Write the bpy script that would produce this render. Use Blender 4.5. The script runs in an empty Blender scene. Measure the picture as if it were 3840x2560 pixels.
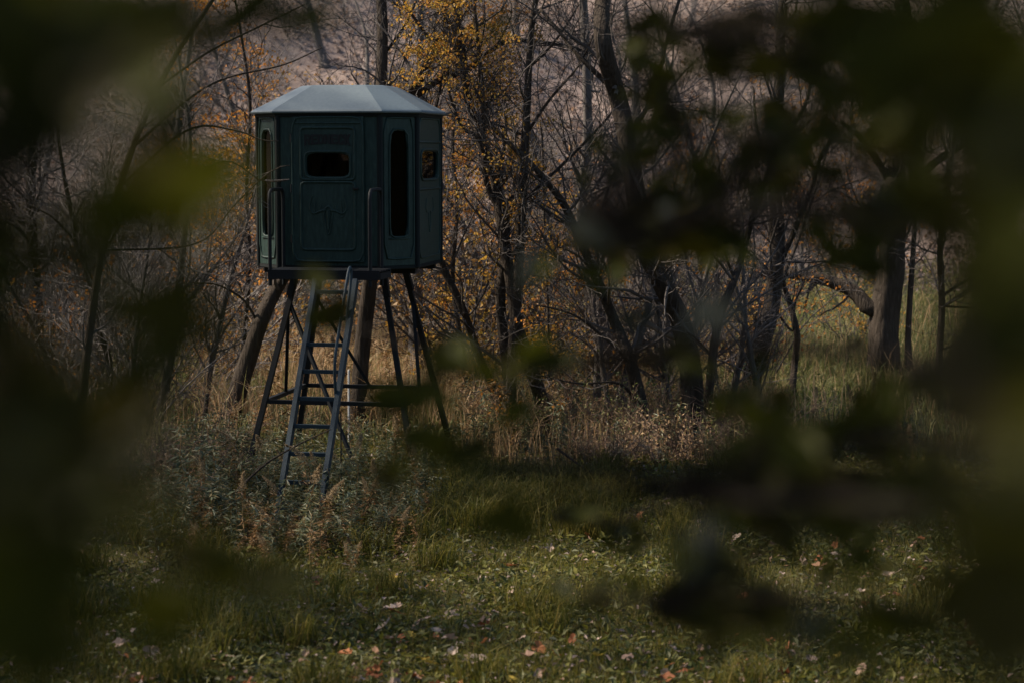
import bpy, math, random
import numpy as np
from mathutils import Vector, Matrix

random.seed(11)
rng = np.random.default_rng(11)
SC = bpy.context.scene
COL = SC.collection

# ------------------------------------------------------------------ camera, sky, sun, exposure
CAM = np.array([0.0, 0.0, 4.0]); PITCH = math.atan(0.09495); FPX = 7530.0
cd = bpy.data.cameras.new("camera"); cam = bpy.data.objects.new("camera", cd); COL.objects.link(cam)
cam.location = CAM; cam.rotation_euler = (math.pi / 2 - PITCH, 0, 0)
cd.sensor_width = 36.0; cd.lens = FPX / 3840 * 36.0
cd.clip_start = 0.05; cd.clip_end = 1000.0
cd.dof.use_dof = True; cd.dof.focus_distance = 24.0; cd.dof.aperture_fstop = 1.8
SC.camera = cam

SUN_AZ = math.radians(-77)     # from the view direction (+Y) towards the right (+X); negative: from the left
SUN_EL = math.radians(45)
w = bpy.data.worlds.new("World"); SC.world = w; w.use_nodes = True
nt = w.node_tree; bg = nt.nodes["Background"]
sky = nt.nodes.new("ShaderNodeTexSky"); sky.sky_type = 'NISHITA'; sky.sun_disc = False
sky.sun_elevation = SUN_EL; sky.sun_rotation = SUN_AZ
nt.links.new(sky.outputs[0], bg.inputs[0]); bg.inputs[1].default_value = 0.09
sd = bpy.data.lights.new("sun", 'SUN'); sun = bpy.data.objects.new("sun", sd); COL.objects.link(sun)
sd.energy = 5.0; sd.angle = math.radians(1.5); sd.color = (1.0, 0.86, 0.70)
sdir = Vector((math.sin(SUN_AZ) * math.cos(SUN_EL), math.cos(SUN_AZ) * math.cos(SUN_EL), math.sin(SUN_EL)))
sun.rotation_euler = sdir.to_track_quat('Z', 'Y').to_euler()
SC.view_settings.view_transform = 'Standard'; SC.view_settings.look = 'None'
SC.view_settings.exposure = 1.12; SC.view_settings.gamma = 1.0
SC.render.engine = 'CYCLES'
SC.cycles.max_bounces = 6; SC.cycles.diffuse_bounces = 3; SC.cycles.transparent_max_bounces = 8
SC.cycles.use_denoising = True

# ------------------------------------------------------------------ helpers
FWD = np.array([0, math.cos(PITCH), -math.sin(PITCH)]); UPV = np.array([0, math.sin(PITCH), math.cos(PITCH)])
S2 = 3840 / 2352

def at(px, py, D):
    """point at depth D (along +Y) for a position measured on the 2352 px wide view of the photograph"""
    u = (px * S2 - 1920) / FPX; v = (1280 - py * S2) / FPX
    d = FWD + np.array([u, 0, 0]) + v * UPV
    return CAM + d * (D / d[1])

def mpp(D): return S2 / FPX * D          # metres per 2352-view pixel

def gz(x, y):
    x = np.asarray(x, float); y = np.asarray(y, float)
    t = np.clip((y - 1.0) / 11.0, 0, 1); z = 2.4 * (1 - t * t * (3 - 2 * t)) + 0.26 * (np.sqrt(np.maximum(0, -6 - y) ** 2 + 9) - 3)  # the rise behind the camera is added to block low sky
    z = z + 0.05 * np.sin(x * 0.9 + 1.3) * np.sin(y * 0.7) + 0.03 * np.sin(x * 2.1 + y * 1.7)
    h0 = 57 + 3 * np.sin(x * 0.13 + 1.0)
    r = np.maximum(0, y - h0)
    z = z + 0.47 * (np.sqrt(r * r + 16) - 4) + np.clip(r / 10, 0, 1) * (0.5 * np.sin(x * 0.31 + y * 0.2) + 0.3 * np.sin(x * 0.7 - y * 0.45))
    return z

def ground_D(px, py):
    lo, hi = 10.0, 75.0
    for _ in range(40):
        m = (lo + hi) / 2; p = at(px, py, m)
        if p[2] > gz(p[0], p[1]): lo = m
        else: hi = m
    return lo

def new_mesh(name, V, F, smooth=False):
    V = np.ascontiguousarray(V, dtype=np.float32).reshape(-1, 3)
    me = bpy.data.meshes.new(name)
    groups = F if isinstance(F, (list, tuple)) else [F]
    groups = [np.asarray(g, dtype=np.int32) for g in groups if len(g)]
    me.vertices.add(len(V)); me.vertices.foreach_set("co", V.ravel())
    nl = sum(g.size for g in groups); npoly = sum(len(g) for g in groups)
    me.loops.add(nl); me.loops.foreach_set("vertex_index", np.concatenate([g.ravel() for g in groups]))
    starts = []; o = 0
    for g in groups:
        starts.append(o + np.arange(len(g)) * g.shape[1]); o += g.size
    me.polygons.add(npoly); me.polygons.foreach_set("loop_start", np.concatenate(starts).astype(np.int32))
    me.polygons.foreach_set("use_smooth", np.full(npoly, bool(smooth), dtype=bool))
    me.update(calc_edges=True); me.validate()
    return me

def link(name, me, mat=None, parent=None):
    o = bpy.data.objects.new(name, me); COL.objects.link(o)
    if mat is not None and me is not None and len(me.materials) == 0: me.materials.append(mat)
    if parent is not None: o.parent = parent
    return o

def obj(name, V, F, mat, parent=None, smooth=False, off=None):
    V = np.asarray(V, float).reshape(-1, 3)
    if off is not None: V = V - np.asarray(off, float)
    return link(name, new_mesh(name, V, F, smooth), mat, parent)

def tag(o, label, cat, group=None, kind=None):
    o["label"] = label; o["category"] = cat
    if group: o["group"] = group
    if kind: o["kind"] = kind
    return o

def thing(name, label, cat, loc, group=None, rz=0.0):
    o = bpy.data.objects.new(name, None); COL.objects.link(o); o.empty_display_size = 0.2
    o.location = loc; o.rotation_euler = (0, 0, rz)
    return tag(o, label, cat, group)

def copy_tree(o, parent=None):
    c = o.copy(); COL.objects.link(c); c.parent = parent
    for ch in list(o.children): copy_tree(ch, c)
    return c

class MB:
    """collects pieces of one mesh"""
    def __init__(s): s.V = []; s.Q = []; s.T = []; s.n = 0
    def add(s, V, F):
        V = np.asarray(V, float).reshape(-1, 3); F = np.asarray(F, int)
        s.V.append(V)
        if len(F): (s.Q if F.shape[1] == 4 else s.T).append(F + s.n)
        s.n += len(V)
    def box(s, c, size, R=None):
        c = np.asarray(c, float); h = np.asarray(size, float) / 2
        b = np.array([[x, y, z] for x in (-1, 1) for y in (-1, 1) for z in (-1, 1)], float) * h
        if R is not None: b = b @ np.asarray(R).T
        s.add(b + c, [[0, 1, 3, 2], [4, 6, 7, 5], [0, 4, 5, 1], [2, 3, 7, 6], [0, 2, 6, 4], [1, 5, 7, 3]])
    def bar(s, a, b, w_, d_, ref=(0, 0, 1)):
        a = np.asarray(a, float); b = np.asarray(b, float); t = b - a; L = np.linalg.norm(t); t /= L
        n = np.cross(t, ref); n /= np.linalg.norm(n); m = np.cross(n, t)
        s.box((a + b) / 2, (w_, d_, L), np.stack([n, m, t], 1))
    def tube(s, P, R, n=8, cap=True):
        P = np.asarray(P, float); K = len(P); R = np.broadcast_to(np.asarray(R, float), (K,))
        V, F = tubes(P[None], R[None], n); s.add(V, F)
        if cap:
            for k, sg in ((0, -1), (K - 1, 1)):
                ring = V[k * n:(k + 1) * n]; c = ring.mean(0)
                idx = [[j, (j + 1) % n, n] if sg > 0 else [(j + 1) % n, j, n] for j in range(n)]
                s.add(np.vstack([ring, c]), idx)
    def build(s, name, mat, parent=None, smooth=False, off=None):
        F = []
        if s.Q: F.append(np.vstack(s.Q))
        if s.T: F.append(np.vstack(s.T))
        return obj(name, np.vstack(s.V), F, mat, parent, smooth, off)

def norm(a): return a / np.maximum(np.linalg.norm(a, axis=-1, keepdims=True), 1e-9)

def tubes(P, R, n=4, mult=None):
    B, K, _ = P.shape
    T = norm(np.gradient(P, axis=1))
    mt = norm(T.mean(1)); ref = np.zeros((B, 3)); ref[np.arange(B), np.argmin(np.abs(mt), 1)] = 1
    n1 = norm(np.cross(T, ref[:, None, :])); n2 = np.cross(T, n1)
    a = np.arange(n) * 2 * np.pi / n
    rr = R[:, :, None] * (np.ones(n) if mult is None else mult)
    V = P[:, :, None, :] + rr[..., None] * (np.cos(a)[:, None] * n1[:, :, None, :] + np.sin(a)[:, None] * n2[:, :, None, :])
    b = np.arange(B)[:, None, None] * K * n; k = np.arange(K - 1)[None, :, None] * n; j = np.arange(n)[None, None, :]; j2 = (j + 1) % n
    F = np.stack([b + k + j, b + k + j2, b + k + n + j2, b + k + n + j], -1).reshape(-1, 4)
    return V.reshape(-1, 3), F

def spline(P, K):
    """Catmull-Rom through the rows of P (any number of columns), K samples"""
    P = np.asarray(P, float)
    if len(P) == 2: return P[0] + (P[1] - P[0]) * np.linspace(0, 1, K)[:, None]
    Q = np.vstack([2 * P[0] - P[1], P, 2 * P[-1] - P[-2]])
    seg = np.linalg.norm(np.diff(P[:, :3], axis=0), axis=1); cum = np.r_[0, np.cumsum(seg)]
    s = np.linspace(0, cum[-1], K); i = np.clip(np.searchsorted(cum, s, side='right') - 1, 0, len(P) - 2)
    t = ((s - cum[i]) / np.maximum(seg[i], 1e-9))[:, None]
    p0, p1, p2, p3 = Q[i], Q[i + 1], Q[i + 2], Q[i + 3]
    return 0.5 * (2 * p1 + (p2 - p0) * t + (2 * p0 - 5 * p1 + 4 * p2 - p3) * t ** 2 + (3 * p1 - p0 - 3 * p2 + p3) * t ** 3)

def spawn(P, R, n, lr, ang, K=7, up=0.05, wig=0.18, rf=0.6, t0=0.1, t1=1.0, rtip=0.003, rmax=1.0):
    """n child branches growing from random places on the branches P (B,K,3)"""
    B, KP, _ = P.shape
    L = np.linalg.norm(np.diff(P, axis=1), axis=2).sum(1)
    b = rng.choice(B, n, p=L / L.sum()); t = rng.uniform(t0, t1, n) * (KP - 1)
    i = np.minimum(t.astype(int), KP - 2); f = (t - i)[:, None]
    p = P[b, i] * (1 - f) + P[b, i + 1] * f; tan = norm(P[b, i + 1] - P[b, i])
    r = R[b, i] * (1 - f[:, 0]) + R[b, i + 1] * f[:, 0]
    perp = norm(np.cross(tan, rng.normal(size=(n, 3)))); a = np.radians(rng.uniform(*ang, n))[:, None]
    d = norm(tan * np.cos(a) + perp * np.sin(a))
    ln = rng.uniform(*lr, n) * (1.15 - 0.6 * (t / (KP - 1))); st = (ln / (K - 1))[:, None]
    Q = np.zeros((n, K, 3)); Q[:, 0] = p
    for k in range(1, K):
        d = norm(d + wig * rng.normal(size=(n, 3)) + np.array([0, 0, up])); Q[:, k] = Q[:, k - 1] + d * st
    r0 = np.minimum(np.maximum(r * rf * rng.uniform(0.6, 1, n), rtip * 1.2), rmax)
    return Q, r0[:, None] * (1 - np.linspace(0, 1, K))[None] + rtip * np.linspace(0, 1, K)[None]

def leafs(pos, axis, nrm, L, W, fold=0.25):
    """one folded diamond leaf per row"""
    axis = norm(axis); side = norm(np.cross(axis, nrm)); up = np.cross(side, axis)
    L = np.asarray(L)[:, None]; W = np.asarray(W)[:, None]
    V = np.stack([pos, pos + axis * L * 0.45 + side * W / 2 + up * W * fold, pos + axis * L, pos + axis * L * 0.45 - side * W / 2 + up * W * fold], 1)
    b = np.arange(len(pos))[:, None] * 4
    return V.reshape(-1, 3), np.concatenate([b + np.array([[0, 1, 2]]), b + np.array([[0, 2, 3]])], 0)

def blades(x, y, z, h, wd, lean):
    n = len(x); a = rng.uniform(0, 2 * np.pi, n); b = rng.uniform(0, 2 * np.pi, n)
    s = np.stack([np.cos(a), np.sin(a), 0 * a], 1) * (wd / 2)[:, None]
    ld = np.stack([np.cos(b), np.sin(b), 0 * b], 1) * (lean * h)[:, None]
    p = np.stack([x, y, z], 1); Z = np.array([0, 0, 1.0])
    m = p + ld * 0.3 + Z * (h * 0.6)[:, None]; tip = p + ld + Z * (h * (1 - 0.35 * lean))[:, None]
    V = np.stack([p - s, p + s, m + s * .8, m - s * .8, tip], 1).reshape(-1, 3)
    o = np.arange(n)[:, None] * 5
    return V, [o + np.array([[0, 1, 2, 3]]), o + np.array([[3, 2, 4]])]

# ------------------------------------------------------------------ materials
def mk(name):
    m = bpy.data.materials.new(name); m.use_nodes = True
    t = m.node_tree; return m, t, t.nodes["Principled BSDF"]

def ramp(t, cols, src, inter='LINEAR'):
    r = t.nodes.new("ShaderNodeValToRGB"); r.color_ramp.interpolation = inter
    e = r.color_ramp.elements
    while len(e) < len(cols): e.new(0.5)
    for i, c in enumerate(cols):
        e[i].position = i / (len(cols) - 1) if len(c) == 3 else c[3]; e[i].color = (*c[:3], 1)
    t.links.new(src, r.inputs[0]); return r.outputs[0]

def noise(t, scale, detail=5, vec=None, rough=0.6, co='Object', stretch=None):
    n = t.nodes.new("ShaderNodeTexNoise"); n.inputs["Scale"].default_value = scale
    n.inputs["Detail"].default_value = detail; n.inputs["Roughness"].default_value = rough
    tc = t.nodes.new("ShaderNodeTexCoord"); src = tc.outputs[co]
    if stretch:
        mp = t.nodes.new("ShaderNodeMapping"); mp.inputs["Scale"].default_value = stretch; t.links.new(src, mp.inputs[0]); src = mp.outputs[0]
    t.links.new(src, n.inputs["Vector"]); return n.outputs["Fac"]

def bump(t, b, src, strength, dist):
    n = t.nodes.new("ShaderNodeBump"); n.inputs["Strength"].default_value = strength; n.inputs["Distance"].default_value = dist
    t.links.new(src, n.inputs["Height"]); t.links.new(n.outputs[0], b.inputs["Normal"])

def noisy(name, cols, scale, rough=0.8, stretch=None, bstr=0.0, bdist=0.01, spec=0.3, bscale=None):
    m, t, b = mk(name); f = noise(t, scale, stretch=stretch)
    t.links.new(ramp(t, cols, f), b.inputs["Base Color"]); b.inputs["Roughness"].default_value = rough
    b.inputs["Specular IOR Level"].default_value = spec
    if bstr: bump(t, b, f if bscale is None else noise(t, bscale, stretch=stretch), bstr, bdist)
    return m

def leafy(name, cols, transl=0.35, rough=0.5, spec=0.3, by='island', back=None):
    """foliage: colour differs from leaf to leaf, some light passes through"""
    m, t, b = mk(name)
    if by == 'island': src = t.nodes.new("ShaderNodeNewGeometry").outputs["Random Per Island"]
    else: src = t.nodes.new("ShaderNodeObjectInfo").outputs["Random"]
    c = ramp(t, cols, src)
    if back is not None:
        mx = t.nodes.new("ShaderNodeMix"); mx.data_type = 'RGBA'; g = t.nodes.new("ShaderNodeNewGeometry")
        t.links.new(g.outputs["Backfacing"], mx.inputs[0]); t.links.new(c, mx.inputs[6]); mx.inputs[7].default_value = (*back, 1); fc = mx.outputs[2]
    else: fc = c
    t.links.new(fc, b.inputs["Base Color"]); b.inputs["Roughness"].default_value = rough; b.inputs["Specular IOR Level"].default_value = spec
    tr = t.nodes.new("ShaderNodeBsdfTranslucent"); t.links.new(c, tr.inputs[0])
    ms = t.nodes.new("ShaderNodeMixShader"); ms.inputs[0].default_value = transl
    t.links.new(b.outputs[0], ms.inputs[1]); t.links.new(tr.outputs[0], ms.inputs[2])
    t.links.new(ms.outputs[0], t.nodes["Material Output"].inputs[0]); return m

M = {}
M['bark'] = noisy('bark', [(.014, .011, .009), (.045, .036, .028), (.105, .086, .068)], 8, 0.9, (3.2, 3.2, .45), 1.0, 0.06, 0.1)
M['bark_grey'] = noisy('bark_grey', [(.040, .036, .033), (.09, .08, .072), (.16, .145, .13)], 8, 0.9, (3, 3, .6), 0.8, 0.02, 0.15)
M['twig'] = noisy('twig', [(.045, .038, .034), (.10, .088, .08)], 3, 0.85, None, 0, spec=0.2)
M['twig_mid'] = noisy('twig_mid', [(.085, .070, .064), (.17, .145, .132)], 3, 0.85, None, 0, spec=0.2)
M['twig_pale'] = noisy('twig_pale', [(.12, .105, .095), (.27, .245, .225)], 3, 0.85, None, 0, spec=0.2)
M['straw_twig'] = noisy('straw_twig', [(.10, .065, .045), (.22, .15, .105)], 3, 0.85, None, 0, spec=0.2)
M['dead_wood'] = noisy('dead_wood', [(.07, .055, .045), (.17, .14, .115), (.26, .22, .18)], 6, 0.9, (4, 4, .5), 0.7, 0.02, 0.1)
M['grass'] = leafy('grass', [(.030, .039, .007), (.070, .074, .011), (.130, .115, .018), (.19, .145, .04)], 0.4, 0.55, 0.2)
M['meadow'] = leafy('meadow', [(.075, .10, .028), (.125, .145, .042), (.20, .185, .07), (.26, .20, .09)], 0.35, 0.6)
M['drygrass'] = leafy('dry_grass', [(.28, .17, .082), (.41, .265, .14), (.50, .35, .20), (.19, .19, .07)], 0.35, 0.65)
M['weedleaf'] = leafy('weed_leaf', [(.035, .055, .026), (.075, .095, .048), (.14, .15, .080), (.19, .14, .05)], 0.3, 0.5, 0.35)
M['groundleaf'] = leafy('ground_leaf', [(.028, .041, .010), (.068, .076, .013), (.145, .135, .022), (.075, .080, .038)], 0.35, 0.55, 0.25)
M['brownleaf'] = leafy('brown_leaf', [(.08, .040, .014), (.17, .085, .028), (.25, .15, .055), (.11, .075, .028)], 0.25, 0.6)
M['plume'] = leafy('plume', [(.19, .13, .07), (.29, .21, .115), (.37, .28, .165)], 0.3, 0.8)
M['orange'] = leafy('orange_leaf', [(.36, .13, .022), (.50, .22, .035), (.24, .09, .02), (.42, .26, .05)], 0.45, 0.55)
M['yellow'] = leafy('yellow_leaf', [(.34, .18, .03), (.46, .26, .04), (.24, .17, .03), (.44, .18, .03)], 0.45, 0.55)
M['litter'] = leafy('litter', [(.10, .075, .064), (.18, .135, .115), (.25, .19, .166), (.25, .14, .07)], 0.15, 0.7)

# ground: soil, grass green, leaf litter on the slope
m, t, b = mk('ground_mat'); M['ground'] = m
f1 = noise(t, 1.4, 8); f2 = noise(t, 0.35, 6); fine = noise(t, 14, 6)
flat = ramp(t, [(.022, .025, .010), (.045, .050, .016), (.075, .060, .028), (.05, .036, .022)], f1)
hill = ramp(t, [(.085, .064, .054), (.15, .115, .098), (.23, .18, .156), (.19, .125, .078)], fine)
geo = t.nodes.new("ShaderNodeNewGeometry"); sx = t.nodes.new("ShaderNodeSeparateXYZ"); t.links.new(geo.outputs["Position"], sx.inputs[0])
mr = t.nodes.new("ShaderNodeMapRange"); mr.inputs[1].default_value = 55; mr.inputs[2].default_value = 63
ad = t.nodes.new("ShaderNodeMath"); ad.operation = 'MULTIPLY_ADD'; ad.inputs[1].default_value = 14; t.links.new(f2, ad.inputs[0]); t.links.new(sx.outputs[1], ad.inputs[2])
sb = t.nodes.new("ShaderNodeMath"); sb.operation = 'SUBTRACT'; sb.inputs[1].default_value = 7; t.links.new(ad.outputs[0], sb.inputs[0])
t.links.new(sb.outputs[0], mr.inputs[0])
mx = t.nodes.new("ShaderNodeMix"); mx.data_type = 'RGBA'; t.links.new(mr.outputs[0], mx.inputs[0]); t.links.new(flat, mx.inputs[6]); t.links.new(hill, mx.inputs[7])
t.links.new(mx.outputs[2], b.inputs["Base Color"]); b.inputs["Roughness"].default_value = 0.95; b.inputs["Specular IOR Level"].default_value = 0.1
bump(t, b, fine, 0.8, 0.05)

# blind
M['panel'] = noisy('green_plastic', [(.007, .018, .015, .25), (.012, .029, .024, .5), (.020, .041, .034, .68), (.05, .07, .062, .86)], 16, 0.55, (2.2, 2.2, .5), 0.10, 0.001, 0.22)
M['panel_dark'] = noisy('dark_plastic_corner_shade', [(.004, .006, .006), (.006, .009, .009)], 40, 0.75, None, 0.1, 0.001, 0.2)  # floor and trim plastic; on the wall corners it paints in shade
M['roofm'] = noisy('weathered_roof', [(.055, .078, .090), (.078, .104, .116), (.108, .136, .148)], 26, 0.55, None, 0.12, 0.003, 0.4)
M['steel'] = noisy('painted_steel', [(.004, .005, .006), (.007, .009, .011)], 30, 0.65, None, 0.1, 0.002, 0.22)
M['ladderm'] = noisy('blue_grey_steel', [(.009, .021, .029), (.015, .031, .041)], 18, 0.6, None, 0.1, 0.002, 0.3)
M['letter'] = noisy('black_letter', [(.003, .003, .003), (.005, .005, .005)], 20, 0.6)
M['interior'] = noisy('black_lining', [(.004, .004, .004), (.008, .008, .008)], 20, 0.9)
m, t, b = mk('smoked_pane'); M['pane'] = m
tp = t.nodes.new("ShaderNodeBsdfTransparent"); tp.inputs[0].default_value = (.20, .19, .18, 1)
gl = t.nodes.new("ShaderNodeBsdfGlossy"); gl.inputs[0].default_value = (.9, .9, .9, 1); gl.inputs[1].default_value = 0.04
fr = t.nodes.new("ShaderNodeFresnel"); fr.inputs[0].default_value = 1.15
ms = t.nodes.new("ShaderNodeMixShader"); t.links.new(fr.outputs[0], ms.inputs[0]); t.links.new(tp.outputs[0], ms.inputs[1]); t.links.new(gl.outputs[0], ms.inputs[2])
t.links.new(ms.outputs[0], t.nodes["Material Output"].inputs[0])
M['white_post'] = noisy('white_post_paint', [(.45, .44, .42), (.72, .71, .69)], 12, 0.6, None, 0.1, 0.002)
M['stone'] = noisy('stone', [(.10, .10, .10), (.22, .22, .21), (.32, .32, .31)], 9, 0.9, None, 0.8, 0.02)
M['fgleaf'] = leafy('shrub_leaf', [(.034, .043, .004), (.054, .063, .006), (.078, .086, .008), (.060, .049, .009)], 0.36, 0.55, 0.22, 'object', (.055, .066, .062))  # last colour: bluish underside standing in for sky sheen on the leaves
M['fgbark'] = noisy('shrub_bark', [(.010, .008, .006), (.028, .022, .017)], 14, 0.9, (2, 2, .6), 0.6, 0.01, 0.15)
M['shade_canopy'] = leafy('shade_canopy_leaf', [(.020, .028, .006), (.030, .038, .008), (.042, .048, .010)], 0.1, 0.5)
M['fallen'] = leafy('fallen_leaf_mat', [(.26, .16, .11), (.36, .26, .20), (.44, .34, .27), (.30, .17, .10)], 0.2, 0.7, 0.2, 'object')
M['fallen_rust'] = leafy('fallen_rust', [(.16, .055, .022), (.25, .09, .035), (.32, .13, .05)], 0.2, 0.7, 0.2, 'object')
M['fallen_yellow'] = leafy('fallen_yellow', [(.30, .22, .04), (.42, .30, .05)], 0.2, 0.7, 0.2, 'object')

# ------------------------------------------------------------------ ground sheet
xs = np.concatenate([np.linspace(-160, -30, 30), np.linspace(-28, 28, 150), np.linspace(30, 160, 30)])
ys = np.concatenate([np.linspace(-90, -13, 24), np.linspace(-12, 12, 30), np.linspace(12.4, 45, 110), np.linspace(45.6, 100, 90), np.linspace(102, 190, 30)])
X, Y = np.meshgrid(xs, ys); Z = gz(X, Y); nx, ny = len(xs), len(ys)
i = (np.arange(ny - 1)[:, None] * nx + np.arange(nx - 1)[None]).reshape(-1)
g = obj('ground', np.stack([X, Y, Z], -1), np.stack([i, i + 1, i + nx + 1, i + nx], 1), M['ground'], None, True)
g["kind"] = "structure"

# ------------------------------------------------------------------ hunting blind
CX, CY = -2.0, 25.0; PHI = math.radians(-10.7)
B0 = thing('hunting_blind', 'dark green octagonal hunting blind with grey roof on a tall steel stand', 'hunting blind', (CX, CY, 0), rz=PHI)
HS, HW = 1.0, 0.635; ZB, ZT = 2.63, 4.45           # half side, half width of a main wall, floor and eave heights
SIDES = []
for k in range(4):
    a = k * math.pi / 2                              # 0: the door wall (facing -Y), then right, back, left
    R = np.array([[math.cos(a), -math.sin(a)], [math.sin(a), math.cos(a)]])
    SIDES.append((R @ np.array([0, -HS]), R @ np.array([1, 0]), R @ np.array([0, -1]), HW, 'main'))
    c = (HS + HW) / 2
    SIDES.append((R @ np.array([c, -c]), R @ np.array([1, 1]) / math.sqrt(2), R @ np.array([1, -1]) / math.sqrt(2), (HS - HW) / math.sqrt(2), 'corner'))

def wp(side, u, z, n=0.0):
    o, ud, nd, _, _ = side; u = np.asarray(u, float); z = np.asarray(z, float); n = np.asarray(n, float) + 0 * u
    return np.stack([o[0] + ud[0] * u + nd[0] * n, o[1] + ud[1] * u + nd[1] * n, z + 0 * u], -1)

def loop(u0, u1, z0, z1, p=6, N=44, pb=None, extra=()):
    a = np.sort(np.concatenate([np.linspace(0, 2 * np.pi, N, endpoint=False), np.array(extra)])) if len(extra) else np.linspace(0, 2 * np.pi, N, endpoint=False)
    A, Bz = (u1 - u0) / 2, (z1 - z0) / 2; ca, sa = np.cos(a), np.sin(a)
    pp = np.where(sa < 0, pb or p, p)
    r = (np.abs(ca / A) ** pp + np.abs(sa / Bz) ** pp) ** (-1 / pp)
    return (u0 + u1) / 2 + r * ca, (z0 + z1) / 2 + r * sa, a

def plate(side, u0, u1, z0, z1, hole, n0, n1, p=6, pb=None):
    """a plate from depth n0 (inside) to n1 (outside) with a rounded opening"""
    mb = MB()
    hu0, hu1, hz0, hz1 = hole; hc = ((hu0 + hu1) / 2, (hz0 + hz1) / 2)
    ex = [math.atan2(zz - hc[1], uu - hc[0]) % (2 * math.pi) for uu in (u0, u1) for zz in (z0, z1)]
    iu, iz, a = loop(*hole, p=p, pb=pb, extra=ex)
    ca, sa = np.cos(a), np.sin(a)
    ru = np.where(ca > 0, u1 - hc[0], hc[0] - u0) / np.maximum(np.abs(ca), 1e-9); rz_ = np.where(sa > 0, z1 - hc[1], hc[1] - z0) / np.maximum(np.abs(sa), 1e-9)
    r = np.minimum(ru, rz_); ou, oz = hc[0] + r * ca, hc[1] + r * sa
    N = len(a); V = np.vstack([wp(side, ou, oz, n1), wp(side, iu, iz, n1), wp(side, iu, iz, n0), wp(side, ou, oz, n0)])
    j = np.arange(N); j2 = (j + 1) % N; F = []
    for k in range(4): F.append(np.stack([k * N + j, k * N + j2, ((k + 1) % 4) * N + j2, ((k + 1) % 4) * N + j], 1))
    mb.add(V, np.vstack(F)); return mb

def ridge(mb, side, u, z, n, r, closed=True):
    P = wp(side, u, z, n)
    if closed: P = np.vstack([P, P[:1]])
    mb.tube(P, r, 6, cap=not closed)

def pane(side, hole, n, parent):
    hu0, hu1, hz0, hz1 = hole
    u, z, a = loop(hu0 - .01, hu1 + .01, hz0 - .01, hz1 + .01)
    N = len(u); V = np.vstack([wp(side, u, z, n), wp(side, u, z, n - .006)])
    c = MB(); c.add(np.vstack([V[:N], V[:N].mean(0)]), [[k, (k + 1) % N, N] for k in range(N)])
    c.build('window_pane', M['pane'], parent)

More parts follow.
